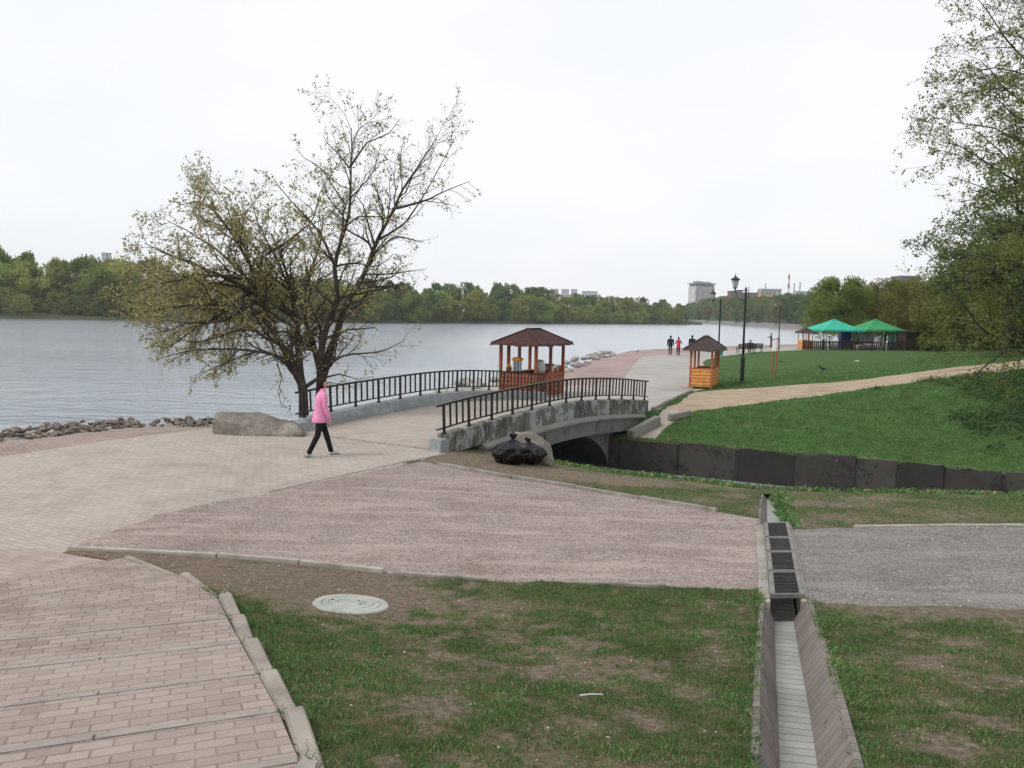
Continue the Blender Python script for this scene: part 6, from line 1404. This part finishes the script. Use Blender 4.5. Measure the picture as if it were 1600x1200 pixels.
grasspatch('far_lawn_grass', 2.5, 30, 21, 52, 430000, .03, .085, .010, polyB, exB, 3, 'mown green lawn beyond the canal up to the notice board', dry=.04)
# long grass hanging over the canal wall and the near bank
def fringe(name, line, n, w, hmin, hmax, poly, label, seed, dry=.35):
    rs = np.random.RandomState(seed); L = resamp(line, .1, False); L = np.array(L); i = rs.randint(0, len(L)-1, n); t = rs.uniform(size=(n, 1)); P = L[i]*(1-t)+L[i+1]*t+rs.normal(0, w, (n, 2))
    cl_ = fbm(P[:, 0]*1.5, P[:, 1]*1.5, seed); k = rs.uniform(size=n) < np.clip(cl_*2.6-.6, .05, 1); P = P[k]; n = len(P)
    z = TZ(P); a = rs.uniform(0, 6.28, n); h = rs.uniform(hmin, hmax, n); ln = rs.uniform(.4, 1.2, n)*h; ww = .008; bx, by = np.cos(a+1.57)*ww, np.sin(a+1.57)*ww; dx, dy = np.cos(a)*ln, np.sin(a)*ln
    V = np.stack([np.c_[P[:, 0]-bx, P[:, 1]-by, z-.05], np.c_[P[:, 0]+bx, P[:, 1]+by, z-.05], np.c_[P[:, 0]+dx*.5+bx*.7, P[:, 1]+dy*.5+by*.7, z+h*.6], np.c_[P[:, 0]+dx, P[:, 1]+dy, z+h*rs.uniform(-.6, .9, n)]], 1).reshape(-1, 3)
    v = rs.uniform(.3, 1, n); dr = rs.uniform(size=n) < dry; v[dr] = rs.uniform(0, .22, dr.sum())
    o = npmesh(name, V, np.arange(4*n).reshape(-1, 4), M_blade, attr={'v': np.repeat(v, 4)}); tag(o, label, 'grass', kind='stuff')
fringe('edge_grass', [(q.x+.10, q.y+.16) for q in pl], 12000, .07, .04, .12, polyB, 'dry and green grass hanging over the dark canal wall', 7)
fringe('edge_grass', canalA[1:7], 9000, .10, .05, .15, polyA, 'longer grass along the near edge of the canal', 8, .25)
fringe('edge_grass', [tuple(v) for v in DR[8:]], 1500, .05, .05, .14, polyA, 'grass growing at the mouth of the drain', 9, .2)
fringe('edge_grass', [xy(a) for a in (at(870, 716, -.35), at(930, 731, -.45), at(1000, 742, -.5))], 1500, .08, .04, .1, polyA, 'grass by the boulder at the canal edge', 10, .3)
# dark nettle patch low on the slope at the right
rs = np.random.RandomState(4); n = 9000; cx = rs.uniform(11, 24, n); cy = rs.uniform(22.5, 34, n); k = fbm(cx*.5, cy*.5, 31)+.35*sstep(.50, .60, cx/cy) > .72; P = np.stack([cx, cy], 1)[k]; P = P[inpoly(P, polyB) & ~inpoly(P, dirtP)]
P = np.repeat(P, 5, 0)+rs.normal(0, .07, (len(P)*5, 2)); P3 = np.c_[P, TZ(P)+rs.uniform(.01, .13, len(P))]; V, Fq = leafmesh(P3, .07, rs, 1.4)
tag(npmesh('ground_cover', V, Fq, leaf_mat('nettle_leaves', [(.036, .078, .028), (.06, .12, .042), (.09, .16, .058)], .8, .2)), 'dark leafy ground cover on the slope under the right-hand tree', 'ground cover', kind='stuff')
# loose stones on the gravel and bare soil
def pebbles(name, n, poly_in, box, smin, smax, mt, label, seed, bysoil=False, excl=()):
    rs = np.random.RandomState(seed); P = np.stack([rs.uniform(box[0], box[1], n), rs.uniform(box[2], box[3], n)], 1); k = np.zeros(n, bool)
    for q in poly_in: k |= inpoly(P, q)
    for q in excl: k &= ~inpoly(P, q)
    P = P[k]
    if bysoil: P = P[rs.uniform(size=len(P)) < soil(P[:, 0], P[:, 1])]
    n = len(P); z = TZ(P); s = smin+(smax-smin)*rs.uniform(size=n)**4; a = rs.uniform(0, 6.28, n); f = rs.uniform(.6, 1.4, n)
    base = np.array([(1, 0, .1), (0, 1, .15), (-1, 0, .1), (0, -1, .15), (.1, .1, .75), (0, 0, -.4)]); V = base[None]*np.stack([s*f, s/f, s], 1)[:, None]; V = V+rs.normal(0, .12, V.shape)*s[:, None, None]
    ca, sa = np.cos(a)[:, None], np.sin(a)[:, None]; X = V[..., 0]*ca-V[..., 1]*sa; Y = V[..., 0]*sa+V[..., 1]*ca
    V = np.stack([X+P[:, :1], Y+P[:, 1:], V[..., 2]+z[:, None]], -1).reshape(-1, 3); f0 = np.array([(0, 1, 4), (1, 2, 4), (2, 3, 4), (3, 0, 4), (1, 0, 5), (2, 1, 5), (3, 2, 5), (0, 3, 5)])
    o = npmesh(name, V, (f0[None]+np.arange(n)[:, None, None]*6).reshape(-1, 3), mt); tag(o, label, 'gravel', kind='stuff')
M_peb = mat('loose_gravel', (.30, .25, .23), (.16, .13, .12), (.42, .37, .34), 14, .9, 0); M_pebw = mat('pale_chips', (.50, .47, .44), (.38, .35, .32), (.65, .62, .6), 8, .9, 0); M_pebg = mat('grey_chips', (.27, .255, .25), (.15, .14, .14), (.42, .41, .4), 14, .9, 0)
pebbles('loose_stones', 26000, [grav1], (-7, 6, 8.5, 18), .004, .018, M_peb, 'loose stone chips on the pink gravel', 1)
pebbles('loose_stones', 14000, [grav2], (2.5, 14, 8.5, 13), .005, .020, M_pebg, 'loose stone chips on the grey gravel', 2)
pebbles('pale_chips', 1500, [grav1, grav2], (-7, 14, 8.5, 18), .006, .024, M_pebw, 'scattered pale chips on both gravel paths', 3)
pebbles('soil_chips', 9000, [polyA], (-5, 7, 2.5, 20), .004, .015, M_pebw, 'scattered pale chips on the bare soil', 4, True, exA)
rs_ = np.random.RandomState(40); L = np.array(resamp(gb, .05, False)); i_ = rs_.randint(0, len(L), 5200); P = L[i_]+rs_.normal(0, .10, (5200, 2))+np.abs(rs_.normal(0, .28, (5200, 1)))*np.array([[-.35, .9]]); P = P[inpoly(P, plazaP)]; P3 = np.c_[P, TZ(P)+.004]
V, Fq = leafmesh(P3, .011, rs_, 1.2); V[:, 2] = np.repeat(P3[:, 2], 4)+(V[:, 2]-np.repeat(P3[:, 2], 4))*.35+.002; tag(npmesh('spilled_gravel', V, Fq, M_peb), 'gravel chips spilled over the edge of the paved plaza', 'gravel', kind='stuff')
# dead leaves
rs = np.random.RandomState(14); n = 2600; P = np.stack([rs.uniform(-5, 8, n), rs.uniform(2.5, 18, n)], 1); k = inpoly(P, polyA)
for q in exA: k &= ~inpoly(P, q)
P = P[k]; P3 = np.c_[P, TZ(P)+.012]; V, Fq = leafmesh(P3, .022, rs, 1.5); V[:, 2] = np.repeat(P3[:, 2], 4)+(V[:, 2]-np.repeat(P3[:, 2], 4))*.3
tag(npmesh('dead_leaves', V, Fq, mat('dead_leaf', (.20, .13, .08), (.12, .08, .05), (.34, .27, .18), 10, .8, 0)), 'dry brown leaf litter on the worn grass', 'leaf litter', kind='stuff')
p = at(924, 1093, .42); q = gr(906, 1093); q2 = gr(942, 1094); o = MB(); o.tube([(0, 0, .03), ((q2-q).x*.5, (q2-q).y*.5, .035), ((q2-q).x, (q2-q).y, .028)], .005, 6); o = o.build('drinking_straw', M_wt, smooth=True); o.location = q; tag(o, 'thin white straw lying on the foreground grass', 'straw')
q = gr(1339, 565); o = MB().box((0, 0, .03), (.32, .2, .05)).box((.05, .02, .07), (.15, .12, .05)).build('paper_litter', M_wt, bevel=.02); o.location = q; tag(o, 'crumpled white paper on the lawn in front of the cafe fence', 'litter')
# ================================================================== AIR
hz = MB().box((0, 660, 33), (1500, 1400, 74)).build('haze', None); tag(hz, kind='stuff')
hz.data.materials.clear(); hm = bpy.data.materials.new('haze_air'); hm.use_nodes = True; nt = hm.node_tree; nt.nodes.remove(nt.nodes['Principled BSDF'])
pv = nt.nodes.new('ShaderNodeVolumePrincipled'); pv.inputs['Density'].default_value = .00016; pv.inputs['Color'].default_value = (.93, .97, 1, 1); pv.inputs['Anisotropy'].default_value = .2
nt.links.new(pv.outputs[0], nt.nodes['Material Output'].inputs['Volume']); hz.data.materials.append(hm)
# ================================================================== LIGHT
w = bpy.data.worlds.new('World'); scn.world = w; w.use_nodes = True; nt = w.node_tree
bg = nt.nodes['Background']
sky = nt.nodes.new('ShaderNodeTexSky'); sky.sky_type = 'NISHITA'; sky.sun_disc = False
SE, SR = R(48), R(250)
sky.sun_elevation = SE; sky.sun_rotation = SR; sky.dust_density = 2.5
tc = nt.nodes.new('ShaderNodeTexCoord')
mp = nt.nodes.new('ShaderNodeMapping'); mp.inputs['Scale'].default_value = (1, 1, 2.6); nt.links.new(tc.outputs['Generated'], mp.inputs[0])
n1 = noise(nt, mp.outputs[0], 1.6, 5, .5)
cl = ramp(nt, n1, [(.32, (6.7, 7.05, 7.5)), (.5, (7.7, 7.85, 8.0)), (.66, (8.25, 8.25, 8.3))])
c = mixc(nt, .90, sky.outputs[0], cl)
nt.links.new(c, bg.inputs[0]); bg.inputs[1].default_value = .1
sl = bpy.data.lights.new('sun', 'SUN'); sl.energy = 1.3; sl.angle = R(20); sl.color = (1, .97, .92)
so = bpy.data.objects.new('sun', sl); col.objects.link(so)
# sun direction matching the sky's
sd = Vector((math.sin(SR)*math.cos(SE), math.cos(SR)*math.cos(SE), math.sin(SE)))
so.rotation_euler = sd.to_track_quat('Z', 'Y').to_euler(); so.location = (0, -20, 40)
scn.render.engine = 'CYCLES'
scn.view_settings.view_transform = 'Standard'; scn.view_settings.look = 'None'; scn.view_settings.exposure = .38; scn.view_settings.gamma = 1
scn.cycles.transparent_max_bounces = 16; scn.cycles.volume_bounces = 1
